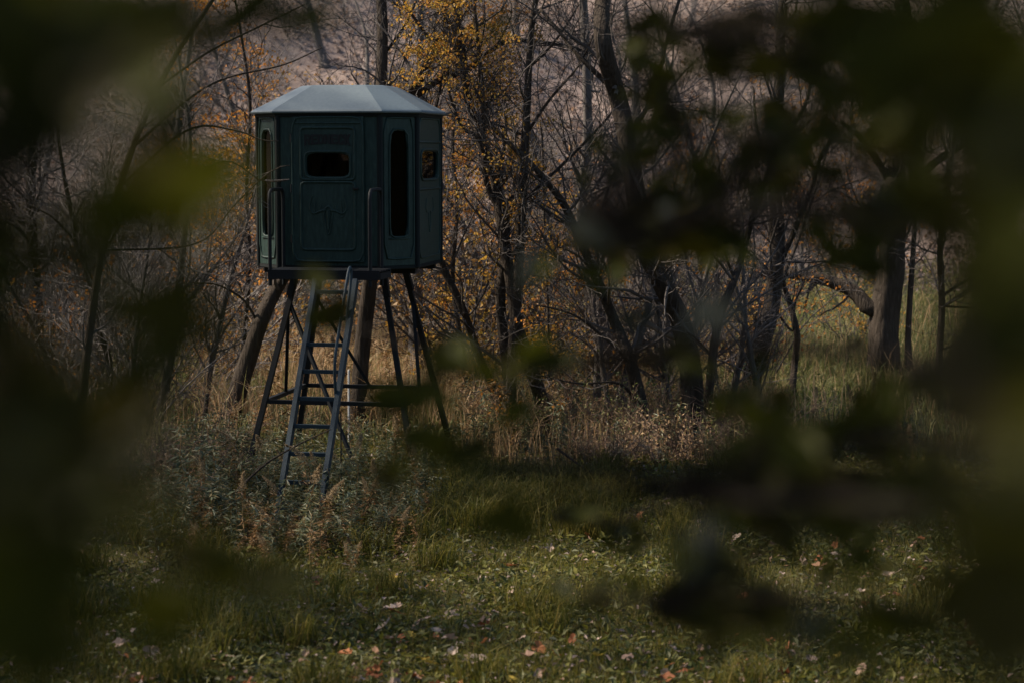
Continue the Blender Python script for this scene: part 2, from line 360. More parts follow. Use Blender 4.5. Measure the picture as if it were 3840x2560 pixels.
MAINWIN = (-.44, .44, 3.66, 3.99); TALL = (-.119, .119, 2.98, 4.237); DOORWIN = (-.266, .260, 3.69, 3.968)
for k, side in enumerate(SIDES):
    hw = side[3] - .035
    if side[4] == 'corner':
        wl = plate(side, -hw, hw, ZB, ZT, TALL, -.04, 0, 7, 16).build('wall_panel', M['panel'], B0)
        mb = MB(); u, z, a = loop(-.205, .205, 2.71, 4.387, 12, 64); ridge(mb, side, u, z, .001, .014)
        u, z, a = loop(-.133, .133, 2.966, 4.252, 7, 60, 16); ridge(mb, side, u, z, .003, .013)
        mb.box(wp(side, 0, 2.95, .006), (.29, .016, .012), np.array([[side[1][0], side[2][0], 0], [side[1][1], side[2][1], 0], [0, 0, 1]]))
        mb.build('window_moulding', M['panel'], wl, True)
        pane(side, TALL, -.02, wl)
    elif k == 0:
        wl = plate(side, -hw, hw, ZB, ZT, DOORWIN, -.04, 0).build('wall_panel', M['panel'], B0)
        dr = plate(side, -.447, .440, 2.675, 4.40, DOORWIN, .004, .03).build('door', M['panel'], B0)
        mb = MB(); u, z, a = loop(-.44, .433, 2.682, 4.393, 14, 72); ridge(mb, side, u, z, .028, .014)
        mb.build('door_edge', M['panel'], dr, True)
        mb = MB()
        u, z, a = loop(-.285, .279, 3.672, 3.986, 7); ridge(mb, side, u, z, .032, .014)
        mb.build('window_moulding', M['panel'], dr, True)
        mb = MB()
        for (a0, a1, b0, b1) in ((-.335, .33, 3.655, 4.27), (-.335, .33, 2.82, 3.625)):
            u, z, a = loop(a0, a1, b0, b1, 22, 80); ridge(mb, side, u, z, .029, .018)
        ridge(mb, side, np.array([-.40, .40]), np.array([4.325, 4.325]), .028, .014, False)
        mb.build('raised_border', M['panel'], dr, True)
        pane(side, DOORWIN, -.01, dr)
        # handle
        mb = MB(); mb.box(wp(side, .345, 3.545, .045), (.05, .02, .03)); mb.bar(wp(side, .31, 3.55, .065), wp(side, .385, 3.55, .065), .016, .02)
        mb.build('door_handle', M['letter'], dr)
        for hz in (2.95, 3.55, 4.15):
            mb = MB(); mb.tube(wp(side, np.array([-.455, -.455]), np.array([hz - .05, hz + .05]), .03), .012, 8); mb.build('hinge', M['letter'], dr)
        # lettering REDNECK in heavy block capitals
        G = {'R': [(0, 0, .34, 1), (.3, .8, .75, 1), (.3, .42, .75, .6), (.66, .5, 1, .92), ('d', .45, .5, .68, 0, .34)],
             'E': [(0, 0, .36, 1), (.3, .78, 1, 1), (.3, .4, .9, .6), (.3, 0, 1, .22)],
             'D': [(0, 0, .36, 1), (.3, .79, .78, 1), (.3, 0, .78, .21), (.66, .1, 1, .9)],
             'N': [(0, 0, .33, 1), (.67, 0, 1, 1), ('d', .05, 1, .62, 0, .33)],
             'C': [(0, .08, .36, .92), (.2, .79, .85, 1), (.2, 0, .85, .21), (.66, .6, 1, .92), (.66, .08, 1, .4)],
             'K': [(0, 0, .35, 1), ('d', .66, 1, .28, .5, .34), ('d', .28, .52, .66, 0, .34)]}
        mb = MB(); lw = .575 / 7
        def lz(uu, zz):       # the foot of the word is arched
            zb = 4.055 + .022 * (1 - (uu / .29) ** 2); return zb + (4.19 - zb) * zz
        for q, ch in enumerate("REDNECK"):
            x0 = -.2875 + q * lw; ww = lw * .93
            for st in G[ch]:
                if st[0] == 'd': _, xa, za, xb, zb_, tw = st; quad = [(xb, zb_), (xb + tw, zb_), (xa + tw, za), (xa, za)]
                else: quad = [(st[0], st[1]), (st[2], st[1]), (st[2], st[3]), (st[0], st[3])]
                uu = np.array([x0 + ww * min(p_[0], 1.0) for p_ in quad]); zz = np.array([lz(a_, p_[1]) for a_, p_ in zip(uu, quad)])
                off = .0325 + .0004 * len(mb.V) % .003
                V = np.vstack([wp(side, uu, zz, off + .003), wp(side, uu, zz, .028)])
                mb.add(V, [[0, 1, 2, 3], [0, 4, 5, 1], [1, 5, 6, 2], [2, 6, 7, 3], [3, 7, 4, 0]])
        lt = mb.build('lettering', M['letter'], dr); lt["label"] = "black block capitals reading REDNECK"
        # deer skull relief
        mb = MB()
        def relief(pts, r0, r1):
            P = spline([[p_[0], p_[1], 0] for p_ in pts], 12); mb.tube(wp(side, P[:, 0], P[:, 1], .029), np.linspace(r0, r1, 12), 6)
        for s in (-1, 1):
            relief([(s * .03, 3.29), (s * .10, 3.28), (s * .17, 3.25), (s * .215, 3.28), (s * .225, 3.36), (s * .19, 3.46)], .016, .008)
            relief([(s * .10, 3.27), (s * .095, 3.33), (s * .085, 3.36)], .011, .006)
            relief([(s * .17, 3.25), (s * .165, 3.33), (s * .16, 3.40)], .011, .006)
            relief([(s * .20, 3.27), (s * .19, 3.22), (s * .14, 3.205)], .010, .005)
            relief([(s * .045, 3.28), (s * .055, 3.22), (s * .035, 3.12), (s * .02, 3.02)], .013, .010)
        relief([(-.045, 3.30), (0, 3.335), (.045, 3.30)], .014, .014); relief([(-.02, 3.02), (0, 3.0), (.02, 3.02)], .011, .011)
        relief([(0, 3.28), (0, 3.06)], .026, .014)
        mb.build('antler_emblem', M['panel'], dr, True)
    else:
        wl = plate(side, -hw, hw, ZB, ZT, MAINWIN, -.04, 0).build('wall_panel', M['panel'], B0)
        mb = MB(); u, z, a = loop(-.465, .465, 3.64, 4.01, 8); ridge(mb, side, u, z, .003, .016); mb.build('window_moulding', M['panel'], wl, True)
        mb = MB()
        for zz in (4.10, 3.53): ridge(mb, side, np.array([-.57, .57]), np.array([zz, zz]), .002, .015, False)
        u, z, a = loop(-.56, .56, 2.70, 4.385, 14, 72); ridge(mb, side, u, z, .001, .013)
        mb.build('raised_border', M['panel'], wl, True)
        mb = MB()
        for s in (-1, 1):
            P = spline([[s * .03, 3.25, 0], [s * .13, 3.24, 0], [s * .2, 3.29, 0], [s * .17, 3.42, 0]], 10); mb.tube(wp(side, P[:, 0], P[:, 1], .001), np.linspace(.009, .005, 10), 6)
            P = spline([[s * .045, 3.24, 0], [s * .05, 3.14, 0], [s * .015, 3.0, 0]], 8); mb.tube(wp(side, P[:, 0], P[:, 1], .001), .008, 6)
        mb.build('antler_emblem', M['panel'], wl, True)
        pane(side, MAINWIN, -.02, wl)
# rounded corners between the panels, their shade painted in as near-black
oct_ = []
for k in range(4):
    a = k * math.pi / 2; R = np.array([[math.cos(a), -math.sin(a)], [math.sin(a), math.cos(a)]])
    oct_ += [R @ np.array([-HW, -HS]), R @ np.array([HW, -HS])]
oct_ = np.array(oct_)
for p_ in oct_:
    q = p_ * (1 - .012 / np.linalg.norm(p_)); mb = MB()
    mb.tube(np.array([[q[0], q[1], zz] for zz in np.linspace(ZB - .03, ZT, 4)]), .036, 12); mb.build('shaded_corner', M['panel_dark'], B0, True)
def octring(s, z): return np.c_[oct_ * s, np.full(8, z)]
def stack(name, rings, mat, parent, topcap=True, botcap=True):
    mb = MB(); n = 8; V = np.vstack(rings); F = []
    for k in range(len(rings) - 1):
        for j in range(n): F.append([k * n + j, k * n + (j + 1) % n, (k + 1) * n + (j + 1) % n, (k + 1) * n + j])
    mb.add(V, F)
    for k, rv in ((0, True), (len(rings) - 1, False)):
        if (botcap and k == 0) or (topcap and k): 
            c = rings[k].mean(0); mb.add(np.vstack([rings[k], c]), [[(j + 1) % n, j, n] if rv else [j, (j + 1) % n, n] for j in range(n)])
    return mb.build(name, mat, parent)
rf = stack('roof', [octring(.99, ZT - .012), octring(1.045, ZT - .012), octring(1.065, ZT - .004), octring(1.068, ZT + .012), octring(1.052, ZT + .03), octring(1.02, ZT + .050),
                    octring(.54, ZT + .325), octring(.515, ZT + .336), octring(.48, ZT + .340)], M['roofm'], B0)
stack('eave_trim', [octring(.985, ZT - .05), octring(1.02, ZT - .05), octring(1.03, ZT - .016), octring(.985, ZT - .016)], M['panel_dark'], rf, False, False)
stack('floor', [octring(.99, ZB - .05), octring(1.005, ZB - .04), octring(1.005, ZB - .004), octring(.96, ZB)], M['panel_dark'], B0)
stack('inner_lining', [octring(.94, ZT - .1), octring(.94, ZT - .02)], M['interior'], B0)
# black curtains added over most of the rear windows so the panes stay dark
for k, (u0, u1, z0, z1) in ((4, (-.52, .262, 3.55, 4.1)), (4, (.266, .52, 3.55, 3.865)), (3, (-.19, .19, 2.9, 4.3)), (5, (-.19, .19, 2.9, 4.3)), (6, (-.1, .52, 3.55, 4.1))):
    uu = np.linspace(u0, u1, 40); fold = -.055 + .006 * np.sin(uu * 70)
    V = np.vstack([wp(SIDES[k], uu, z0, fold), wp(SIDES[k], uu, z1, fold)]); j = np.arange(39)
    obj('added_curtain', V, np.stack([j, j + 1, j + 41, j + 40], 1), M['interior'], B0)
# stand: legs, horizontals, diagonals
LS, LT, ZL = 1.07, .53, 2.58
feet = {n: (sx * LS, sy * LS) for n, (sx, sy) in dict(fl=(-1, -1), fr=(1, -1), br=(1, 1), bl=(-1, 1)).items()}
def lp(n, z):
    s = LS + (LT - LS) * z / ZL; f = feet[n]; return np.array([f[0] / LS * s, f[1] / LS * s, z])
for n in feet:
    mb = MB(); mb.bar(lp(n, -.12), lp(n, ZL), .062, .062, (1, 0, 0)); mb.bar(lp(n, ZL - .35) * [1.02, 1.02, 1], lp(n, ZL + .0) * [1.02, 1.02, 1], .085, .07, (1, 0, 0)); mb.build('leg', M['steel'], B0)
HZ = .96
for a_, b_ in (('fl', 'fr'), ('fr', 'br'), ('br', 'bl'), ('bl', 'fl')):
    mb = MB(); mb.bar(lp(a_, HZ), lp(b_, HZ), .05, .05); mb.build('cross_bar', M['steel'], B0)
    mb = MB(); mid = (lp(a_, HZ) + lp(b_, HZ)) / 2
    top = lp(b_, 2.1) if (a_, b_) != ('fl', 'fr') else lp('fl', 2.15)
    end = mid if (a_, b_) != ('fl', 'fr') else lp('fl', 2.15) + (np.array([.42, -1.1, 0.0]) - lp('fl', 2.15))
    mb.bar(top, end, .04, .04); mb.build('diagonal_brace', M['steel'], B0)
for s in (-1, 1):
    mb = MB(); mb.box((0, s * .53, ZL - .02), (1.9, .08, .09)); mb.build('floor_beam', M['steel'], B0)
# porch deck of boards, rails
dk = MB(); dk.box((.1, -1.61, 2.545), (1.34, .03, .09)); dk.box((.1, -1.06, 2.545), (1.34, .03, .09))
for xx in (-.56, .1, .76): dk.box((xx, -1.335, 2.54), (.04, .515, .07))
deck = dk.build('porch_deck', M['steel'], B0)
for q in range(5):
    mb = MB(); mb.box((.1, -1.575 + q * .117, 2.600), (1.35, .10, .018)); mb.build('board', M['steel'], deck)
for xx in (-.55, .66):
    P = [(xx, -1.6, 2.42)] + [(xx, -1.6, z) for z in (2.8, 3.2, 3.42)] + [(xx, -1.585, 3.50), (xx, -1.53, 3.54)] + [(xx, -1.3, 3.545), (xx, -1.12, 3.54), (xx, -1.075, 3.50), (xx, -1.06, 3.42)] + [(xx, -1.06, z) for z in (3.1, 2.7, 2.40)]
    mb = MB(); mb.tube(np.array(P), .022, 10); mb.build('handrail', M['steel'], B0, True)
# ladder
LD = bpy.data.objects.new('ladder', None); COL.objects.link(LD); LD.parent = B0; LD["label"] = "blue-grey steel ladder leading up to the porch"
La, Lb = np.array([0, -1.66, 2.60]), np.array([0, -3.35, -.05])
lt_ = (Lb - La) / np.linalg.norm(Lb - La); ln_ = np.array([0, lt_[2], -lt_[1]]); ln_ = ln_ if ln_[2] > 0 else -ln_
def lad(x, z, off=0.0):
    f = (La[2] - z) / (La[2] - Lb[2]); return La + (Lb - La) * f + np.array([x, 0, 0]) + ln_ * off
for xx in (.04, .52):
    mb = MB(); mb.bar(lad(xx, -.12), lad(xx, 2.50), .10, .052, (1, 0, 0)); mb.build('stile', M['ladderm'], LD)
for q in range(9):
    z = 2.37 - .287 * q; mb = MB(); mb.box(lad(.28, z), (.42, .06, .042)); mb.build('rung', M['ladderm'], LD)
P = [lad(.50, 2.05, .03), lad(.50, 2.20, .09), lad(.50, 2.40, .12), lad(.50, 2.52, .17), lad(.50, 2.54, .23), lad(.50, 2.46, .27), lad(.50, 2.2, .28), lad(.50, 1.9, .28), lad(.50, 1.62, .28), lad(.50, 1.50, .25), lad(.50, 1.38, .16), lad(.50, 1.26, .03)]
mb = MB(); mb.tube(spline(P, 50), .018, 8); mb.build('handrail', M['ladderm'], LD, True)

# ------------------------------------------------------------------ trees traced from the photograph
def trunk_mesh(P, R, n=14, flare=True):
    K = len(P); a = np.arange(n) * 2 * np.pi / n; s = np.linspace(0, 1, K)[:, None] * np.linalg.norm(P[-1] - P[0])
    ph = rng.uniform(0, 6.28, 6)
    mult = 1 + .05 * np.sin(3 * a + ph[0] + s * .7) + .04 * np.sin(5 * a + ph[1] - s * 1.7) + .05 * np.sin(s * 3.1 + ph[2]) * np.sin(2 * a + ph[3]) + rng.normal(0, .025, (K, n))
    if flare:
        h = (P[:, 2] - P[0, 2])[:, None]; mult = mult * (1 + np.exp(-np.maximum(h, 0) / .22) * (.45 + .35 * np.sin(4 * a + ph[4])))
    V, F = tubes(P[None], R[None], n, mult[None]); c = len(V)
    cap = [[(K - 1) * n + j, (K - 1) * n + (j + 1) % n, c] for j in range(n)]
    return np.vstack([V, P[-1]]), [F, np.array(cap)]

def ddepth(K, amp):
    s = np.linspace(0, 1, K); return amp * (np.sin(s * 4 + rng.uniform(0, 6)) - np.sin(0 * s + 0)) * s

def traced(name, label, pts, wid, D=None, limbs=(), ext=3.5, nb=26, ntw=140, leaf=None, nleaf=0, bark='bark', lean=(0, .15), group=None, lsz=(.04, .07), blen=(.8, 2.2), leafsel=None, cat='tree', clump=14, flare=True, tw='twig', up=.06, t0=.22):
    if D is None: D = ground_D(*pts[0])
    base = at(*pts[0], D); gb = float(gz(base[0], base[1]))
    P = np.array([at(p[0], p[1], D + rng.normal(0, .12) * (k > 0)) for k, p in enumerate(pts)])
    R = np.interp(np.linspace(0, 1, len(pts)), np.linspace(0, 1, len(wid)), wid) * mpp(D) / 2
    if base[2] > gb + .05:
        P = np.vstack([[base[0], base[1], gb - .1], P]); R = np.r_[R[0] * 1.05, R]
    else: P[0, 2] = gb - .1
    if ext:
        d = norm(P[-1] - P[-2])
        for q in range(3):
            d = norm(d + rng.normal(0, .12, 3) + np.array([0, 0, .18])); P = np.vstack([P, P[-1] + d * ext / 3]); R = np.r_[R, R[-1] * .78]
    PR = spline(np.c_[P, R], 44); P, R = PR[:, :3], np.maximum(PR[:, 3], .008)
    root = thing(name, label, cat, (base[0], base[1], gb), group)
    off = np.array([base[0], base[1], gb])
    V, F = trunk_mesh(P, R, 14, flare); obj('trunk', V, F, M[bark], root, True, off)
    segsP, segsR = [P[::4][:11]], [R[::4][:11]]
    for lm in limbs:
        lp_, lw = lm[0], lm[1]; dD = lm[2] if len(lm) > 2 else rng.uniform(-.5, .5)
        # the limb starts on the trunk axis nearest to its first traced point
        Q = np.array([at(p[0], p[1], D + dD * k / max(1, len(lp_) - 1)) for k, p in enumerate(lp_)])
        j = np.argmin(np.linalg.norm(P - Q[0], axis=1)); Q[0] = P[j]
        rr = np.interp(np.linspace(0, 1, len(lp_)), [0, 1], lw) * mpp(D) / 2
        QR = spline(np.c_[Q, rr], 22); V, F = trunk_mesh(QR[:, :3], np.maximum(QR[:, 3], .005), 9, False); obj('limb', V, F, M[bark], root, True, off)
        segsP.append(QR[::2, :3][:11]); segsR.append(QR[::2, 3][:11])
    nb, ntw = int(nb * 1.25), int(ntw * 1.45)
    SP, SR = np.stack(segsP), np.stack(segsR)
    Ps = []
    if nb:
        P1, R1 = spawn(SP, SR, nb, blen, (30, 75), 9, up, .16, .45, t0, 1, .006, .03); Ps.append(tubes(P1, R1, 5))
        P2, R2 = spawn(P1, R1, ntw, (.35, 1.1), (25, 65), 7, up * .6, .2, .6, .1, 1, .0035, .012); Ps.append(tubes(P2, R2, 3))
        P3, R3 = spawn(P2, R2, ntw * 2, (.15, .5), (25, 60), 5, .02, .22, .7, .1, 1, .0028, .006); Ps.append(tubes(P3, R3, 3))
        mb = MB()
        for V, F in Ps: mb.add(V, F)
        c = mb.build('crown', M[tw], root, False, off); c["kind"] = "stuff"
        if leaf:
            src = P3 if leafsel is None else P3[leafsel(P3[:, 0], D)]
            if len(src):
                ncl = max(1, nleaf // clump); kc = rng.integers(0, len(src), ncl); k = kc[rng.integers(0, ncl, nleaf)]; q = rng.integers(1, 5, nleaf); pos = src[k, q] + rng.normal(0, .07 if clump > 1 else .03, (nleaf, 3)) * [1, 1, .6]
                ax = rng.normal(0, 1, (nleaf, 3)) + [0, 0, -.5]; V, F = leafs(pos, ax, rng.normal(0, 1, (nleaf, 3)), rng.uniform(*lsz, nleaf), rng.uniform(*lsz, nleaf) * .7)
                o = obj('leaves', V, F, M[leaf], root, False, off); o["kind"] = "stuff"
    return root

def below(py):          # select twigs under a height in the picture
    def f(p, D): return (346 - (p[:, 2] - 4) / mpp(D)) > py
    return f

traced('leafless_tree', 'tall straight slender tree with dark bark beside the yellow-leaved tree', [(1166, 1020), (1178, 800), (1190, 640), (1198, 478), (1204, 359), (1211, 235), (1220, 78), (1234, -20)], [26, 24, 22, 19, 15, 13], 27.2,
       [([(1207, 462), (1279, 391), (1370, 300), (1435, 225)], (10, 4)), ([(1213, 170), (1258, 115), (1300, 60), (1330, 10)], (8, 4)), ([(1208, 300), (1262, 230), (1330, 150), (1372, 60)], (8, 3)),
        ([(1205, 330), (1150, 290), (1100, 280), (1010, 262)], (6, 3))], nb=34, ntw=190)
traced('yellow_tree', 'crooked tree with clinging yellow and orange leaves beside the blind', [(1262, 1058), (1250, 940), (1222, 850), (1190, 760), (1172, 640), (1150, 500), (1135, 391), (1104, 328), (1085, 266), (1070, 203), (1061, 125), (1045, 20)],
       [36, 33, 28, 26, 24, 20, 18, 16], 27.5, [([(1150, 500), (1118, 420), (1112, 312), (1108, 212), (1100, 120), (1088, 0)], (14, 7)), ([(1104, 328), (1060, 290), (1030, 200), (1035, 100)], (9, 5))],
       nb=60, ntw=300, leaf='yellow', nleaf=5200, blen=(.35, .95), clump=26, leafsel=lambda p, D: (p[:, 2] > 1.0), lsz=(.035, .06))
traced('straight_tree', 'straight ridged-bark tree standing directly behind the hunting blind', [(816, 1010), (832, 800), (850, 640), (866, 420), (876, 200), (876, 0)], [40, 36, 33, 29, 25, 24], 28.3, [([(876, 120), (930, 60), (960, -10)], (8, 5))], nb=20, ntw=100)
traced('leaning_tree', 'dark tree leaning right behind the blind with an arching side limb', [(517, 992), (560, 860), (600, 740), (640, 655), (740, 500), (850, 350), (945, 210), (1000, 100), (1052, 0)], [46, 40, 34, 32, 30, 27, 25, 22], 28.0,
       [([(930, 240), (1000, 190), (1075, 160), (1125, 120), (1165, 97), (1250, 98), (1380, 128)], (17, 6)), ([(1000, 100), (950, 40), (920, -10)], (8, 6)), ([(600, 740), (560, 690), (500, 655), (440, 650)], (7, 3))], nb=34, ntw=190)
traced('forked_tree', 'thick dark tree curving down from the top edge behind blurred leaves', [(1597, 1060), (1590, 930), (1586, 850), (1565, 745), (1527, 666), (1484, 568), (1458, 440), (1442, 335), (1420, 230), (1388, 110), (1386, -10)], [54, 50, 48, 46, 46, 44, 42, 40, 36], 26.6,
       [([(1410, 200), (1340, 140), (1290, 80), (1240, 20)], (14, 7)), ([(1442, 335), (1500, 220), (1530, 100), (1560, 0)], (12, 7))], nb=38, ntw=220)
traced('slanting_tree', 'slim tree slanting left across the clump beyond the grass', [(1499, 1040), (1472, 931), (1445, 822), (1413, 743), (1378, 658), (1310, 500), (1276, 443), (1217, 375), (1129, 290)], [32, 30, 27, 24, 20, 17, 13, 9], 26.9,
       [([(1445, 822), (1370, 760), (1310, 720), (1230, 700)], (8, 3)), ([(1378, 658), (1330, 590), (1260, 560)], (6, 3)), ([(1472, 931), (1420, 880), (1330, 880), (1230, 860)], (7, 3))], ext=.8, nb=34, ntw=200, leaf='orange', nleaf=260, leafsel=below(600))
traced('upright_tree', 'rough-barked upright tree among orange leaves behind the slim slanting tree', [(1415, 945), (1400, 822), (1370, 716), (1345, 600), (1335, 480), (1350, 300), (1340, 0)], [44, 40, 38, 32, 26, 22, 18], 31.5, nb=26, ntw=140, leaf='orange', nleaf=500, leafsel=below(560), bark='bark_grey')
traced('meadow_tree', 'distant grey tree standing alone at the edge of the meadow', [(1456, 722), (1455, 640), (1450, 520), (1456, 380), (1460, 200)], [34, 32, 28, 24, 18], None, nb=26, ntw=140, bark='bark_grey')
traced('thin_leaning_tree', 'thin dark tree leaning right and rising from the brown thicket', [(1620, 1017), (1636, 822), (1659, 708), (1686, 646), (1710, 568), (1732, 490), (1780, 360), (1850, 240)], [20, 19, 17, 15, 12, 9], 26.4, [([(1686, 646), (1660, 560), (1650, 470)], (7, 4)), ([(1636, 822), (1590, 770), (1540, 750)], (6, 3))], ext=1.5, nb=26, ntw=160)
traced('curved_tree', 'dark tree with a curved foot and forked top left of the big oak', [(1722, 890), (1748, 790), (1770, 710), (1783, 607), (1784, 490), (1776, 380), (1790, 200), (1800, 0)], [46, 42, 38, 35, 30, 26, 20], 31.0, [([(1783, 630), (1830, 520), (1865, 430), (1890, 350), (1930, 300)], (15, 6)), ([(1776, 380), (1740, 300), (1730, 200)], (10, 5)), ([(1770, 710), (1820, 760), (1826, 700), (1850, 640)], (6, 3))], nb=36, ntw=240)
# hollow stump
traced('broken_stump', 'broken hollow stump with vines and orange leaves behind the curved tree', [(1728, 838), (1726, 760), (1724, 690), (1722, 630)], [52, 48, 44, 34], None, ext=0, nb=16, ntw=60, leaf='orange', nleaf=90, bark='dead_wood', cat='stump', blen=(.4, 1.0))
traced('oak_tree', 'massive old oak with a long arching low limb at the meadow edge', [(2028, 872), (2030, 800), (2032, 720), (2045, 628), (2050, 500), (2060, 330), (2080, 100)], [76, 68, 70, 64, 56, 46, 38], None,
       [([(2030, 715), (1996, 707), (1964, 672), (1910, 648), (1843, 633), (1792, 625), (1738, 628)], (40, 22), .8), ([(2050, 520), (2120, 400), (2220, 330), (2352, 290)], (24, 10)), ([(2055, 430), (1990, 330), (1930, 280)], (20, 9))], nb=40, ntw=240, leaf='orange', nleaf=160, leafsel=below(560), blen=(.8, 2.4))
traced('slim_tree', 'slim brown sapling close on the right of the massive oak', [(2088, 850), (2086, 770), (2096, 600), (2110, 400)], [17, 15, 12, 9], 35.2, nb=14, ntw=70)
traced('spreading_tree', 'thin tree with long horizontal branches right of the massive oak', [(2160, 945), (2158, 830), (2164, 707), (2160, 560), (2180, 380)], [19, 17, 15, 13, 10], 30.5, [([(2160, 690), (2230, 640), (2352, 600)], (8, 4)), ([(2160, 705), (2250, 708), (2370, 712)], (6, 3)), ([(2162, 800), (2230, 780), (2300, 770)], (6, 3))], nb=40, ntw=260, up=0)
traced('crooked_sapling', 'crooked dark sapling between the curved tree and the massive oak', [(1818, 905), (1826, 830), (1830, 762), (1812, 690), (1800, 640), (1830, 560)], [16, 15, 14, 10, 8], 32, nb=20, ntw=120, leaf='orange', nleaf=60)
traced('left_small_tree', 'small crooked tree with orange undergrowth left of the blind', [(250, 830), (230, 769), (216, 690), (201, 629), (178, 558), (168, 507), (150, 420)], [16, 15, 14, 13, 12, 9], 29.5, [([(178, 558), (120, 500), (60, 470)], (6, 3)), ([(201, 629), (250, 560), (300, 470)], (6, 3))], ext=1.5, nb=40, ntw=260, tw='twig_pale', blen=(.8, 1.8))
traced('bent_sapling', 'bent grey sapling right of the stand legs', [(1150, 945), (1097, 810), (1061, 705), (1012, 599), (985, 480)], [21, 19, 17, 14], 28.6, nb=22, ntw=120, ext=2)
traced('pale_tree', 'pale straight tree beyond the legs of the stand', [(957, 885), (956, 760), (957, 634), (960, 400), (965, 150)], [36, 33, 30, 25, 20], 33.5, nb=20, ntw=100, bark='bark_grey')
traced('double_tree', 'dark twin stem hugging the slender tree at mid picture', [(1176, 1010), (1170, 880), (1150, 700), (1162, 560), (1148, 430)], [30, 28, 24, 18, 13], 27.6, nb=14, ntw=80, ext=1.0, leaf='yellow', nleaf=500, lsz=(.035, .06))
traced('far_left_tree', 'shadowy upright tree at the far left behind blurred leaves', [(90, 900), (85, 700), (70, 450), (80, 100)], [30, 28, 24, 18], 32, nb=30, ntw=180, bark='bark')
traced('grey_snag', 'pale grey broken limb leaning behind the slender tree', [(1262, 560), (1240, 400), (1215, 300), (1198, 235)], [22, 20, 17, 8], 45, nb=8, ntw=30, bark='bark_grey', ext=0)
traced('orange_tree', 'slim tree with sparse orange leaves close on the right of the blind', [(1080, 965), (1060, 800), (1040, 640), (1050, 480), (1040, 330), (1050, 150)], [13, 12, 11, 9, 8, 6], 30, nb=46, ntw=260, leaf='orange', nleaf=4200, blen=(.4, 1.1), clump=24, lsz=(.04, .07))
traced('orange_tree', 'slim tree with sparse orange leaves close on the left of the blind', [(548, 950), (560, 780), (572, 600), (566, 420), (575, 250), (560, 120)], [13, 12, 11, 9, 8, 6], 31, nb=46, ntw=260, leaf='orange', nleaf=2600, blen=(.4, 1.1), clump=24, lsz=(.04, .07))
traced('bright_sapling', 'sapling with a bunch of bright yellow leaves right of the slender tree', [(1262, 900), (1258, 700), (1250, 500), (1246, 330), (1240, 280)], [7, 6, 5, 4, 3], 29, ext=0, nb=10, ntw=40, leaf='yellow', nleaf=160, blen=(.2, .5), clump=40, lsz=(.06, .1))
# twiggy near tree whose bare twigs reach over the left side of the blind
traced('twiggy_tree', 'bare twiggy tree reaching its thin twigs over the left of the blind', [(170, 1150), (190, 900), (230, 600), (300, 350), (390, 150), (500, -20)], [22, 20, 18, 16, 12, 9], 20.5,
       [([(330, 560), (420, 420), (520, 370), (600, 415), (660, 415)], (6, 2.5), 0), ([(345, 450), (430, 300), (540, 300), (600, 322), (640, 324)], (6, 2), 0), ([(360, 350), (430, 230), (520, 180), (650, 150), (740, 110)], (7, 2.5), 0), ([(400, 220), (480, 120), (600, 60), (700, 10)], (6, 3), 0),
        ([(330, 620), (450, 560), (540, 470), (620, 395), (665, 380)], (5, 2), 0)], nb=14, ntw=60, tw='twig', blen=(.3, .7), up=.01)

# ------------------------------------------------------------------ hillside and thicket: bare trees and shrubs from a few models
def proto_tree(h, r, nb, nt_, leaf=None, nl=0):
    P = [(0, 0, -.2)]; d = np.array([rng.normal(0, .08), rng.normal(0, .08), 1.0])
    for q in range(6):
        d = norm(d + rng.normal(0, .09, 3) + [0, 0, .05]); P.append(P[-1] + d * h / 6)
    P = spline(P, 22); R = np.linspace(r, .015, 22)
    V, F = trunk_mesh(P, R, 8); tm = new_mesh('trunk', V, F, True); tm.materials.append(M['bark_grey'])
    P1, R1 = spawn(P[None], R[None], nb, (h * .18, h * .4), (25, 65), 8, .08, .14, .5, .18, 1, .010, .06)
    P2, R2 = spawn(P1, R1, nt_, (.6, 1.7), (25, 60), 6, .04, .2, .6, .15, 1, .005, .016)
    P3, R3 = spawn(P2, R2, nt_ * 2, (.3, .9), (25, 60), 4, .02, .22, .7, .1, 1, .004, .007)
    mb = MB()
    for a_, b_, n_ in ((P1, R1, 4), (P2, R2, 3), (P3, R3, 3)): mb.add(*tubes(a_, b_, n_))
    F = [np.vstack(mb.Q)]; cm = new_mesh('crown', np.vstack(mb.V), F); cm.materials.append(M['twig_mid'])
    lm = None
    if leaf:
        k = rng.integers(0, len(P3), nl); q = rng.integers(1, 4, nl); pos = P3[k, q] + rng.normal(0, .06, (nl, 3))
        V, F = leafs(pos, rng.normal(0, 1, (nl, 3)), rng.normal(0, 1, (nl, 3)), rng.uniform(.07, .13, nl), rng.uniform(.05, .1, nl)); lm = new_mesh('leaves', V, F); lm.materials.append(M[leaf])
    return tm, cm, lm

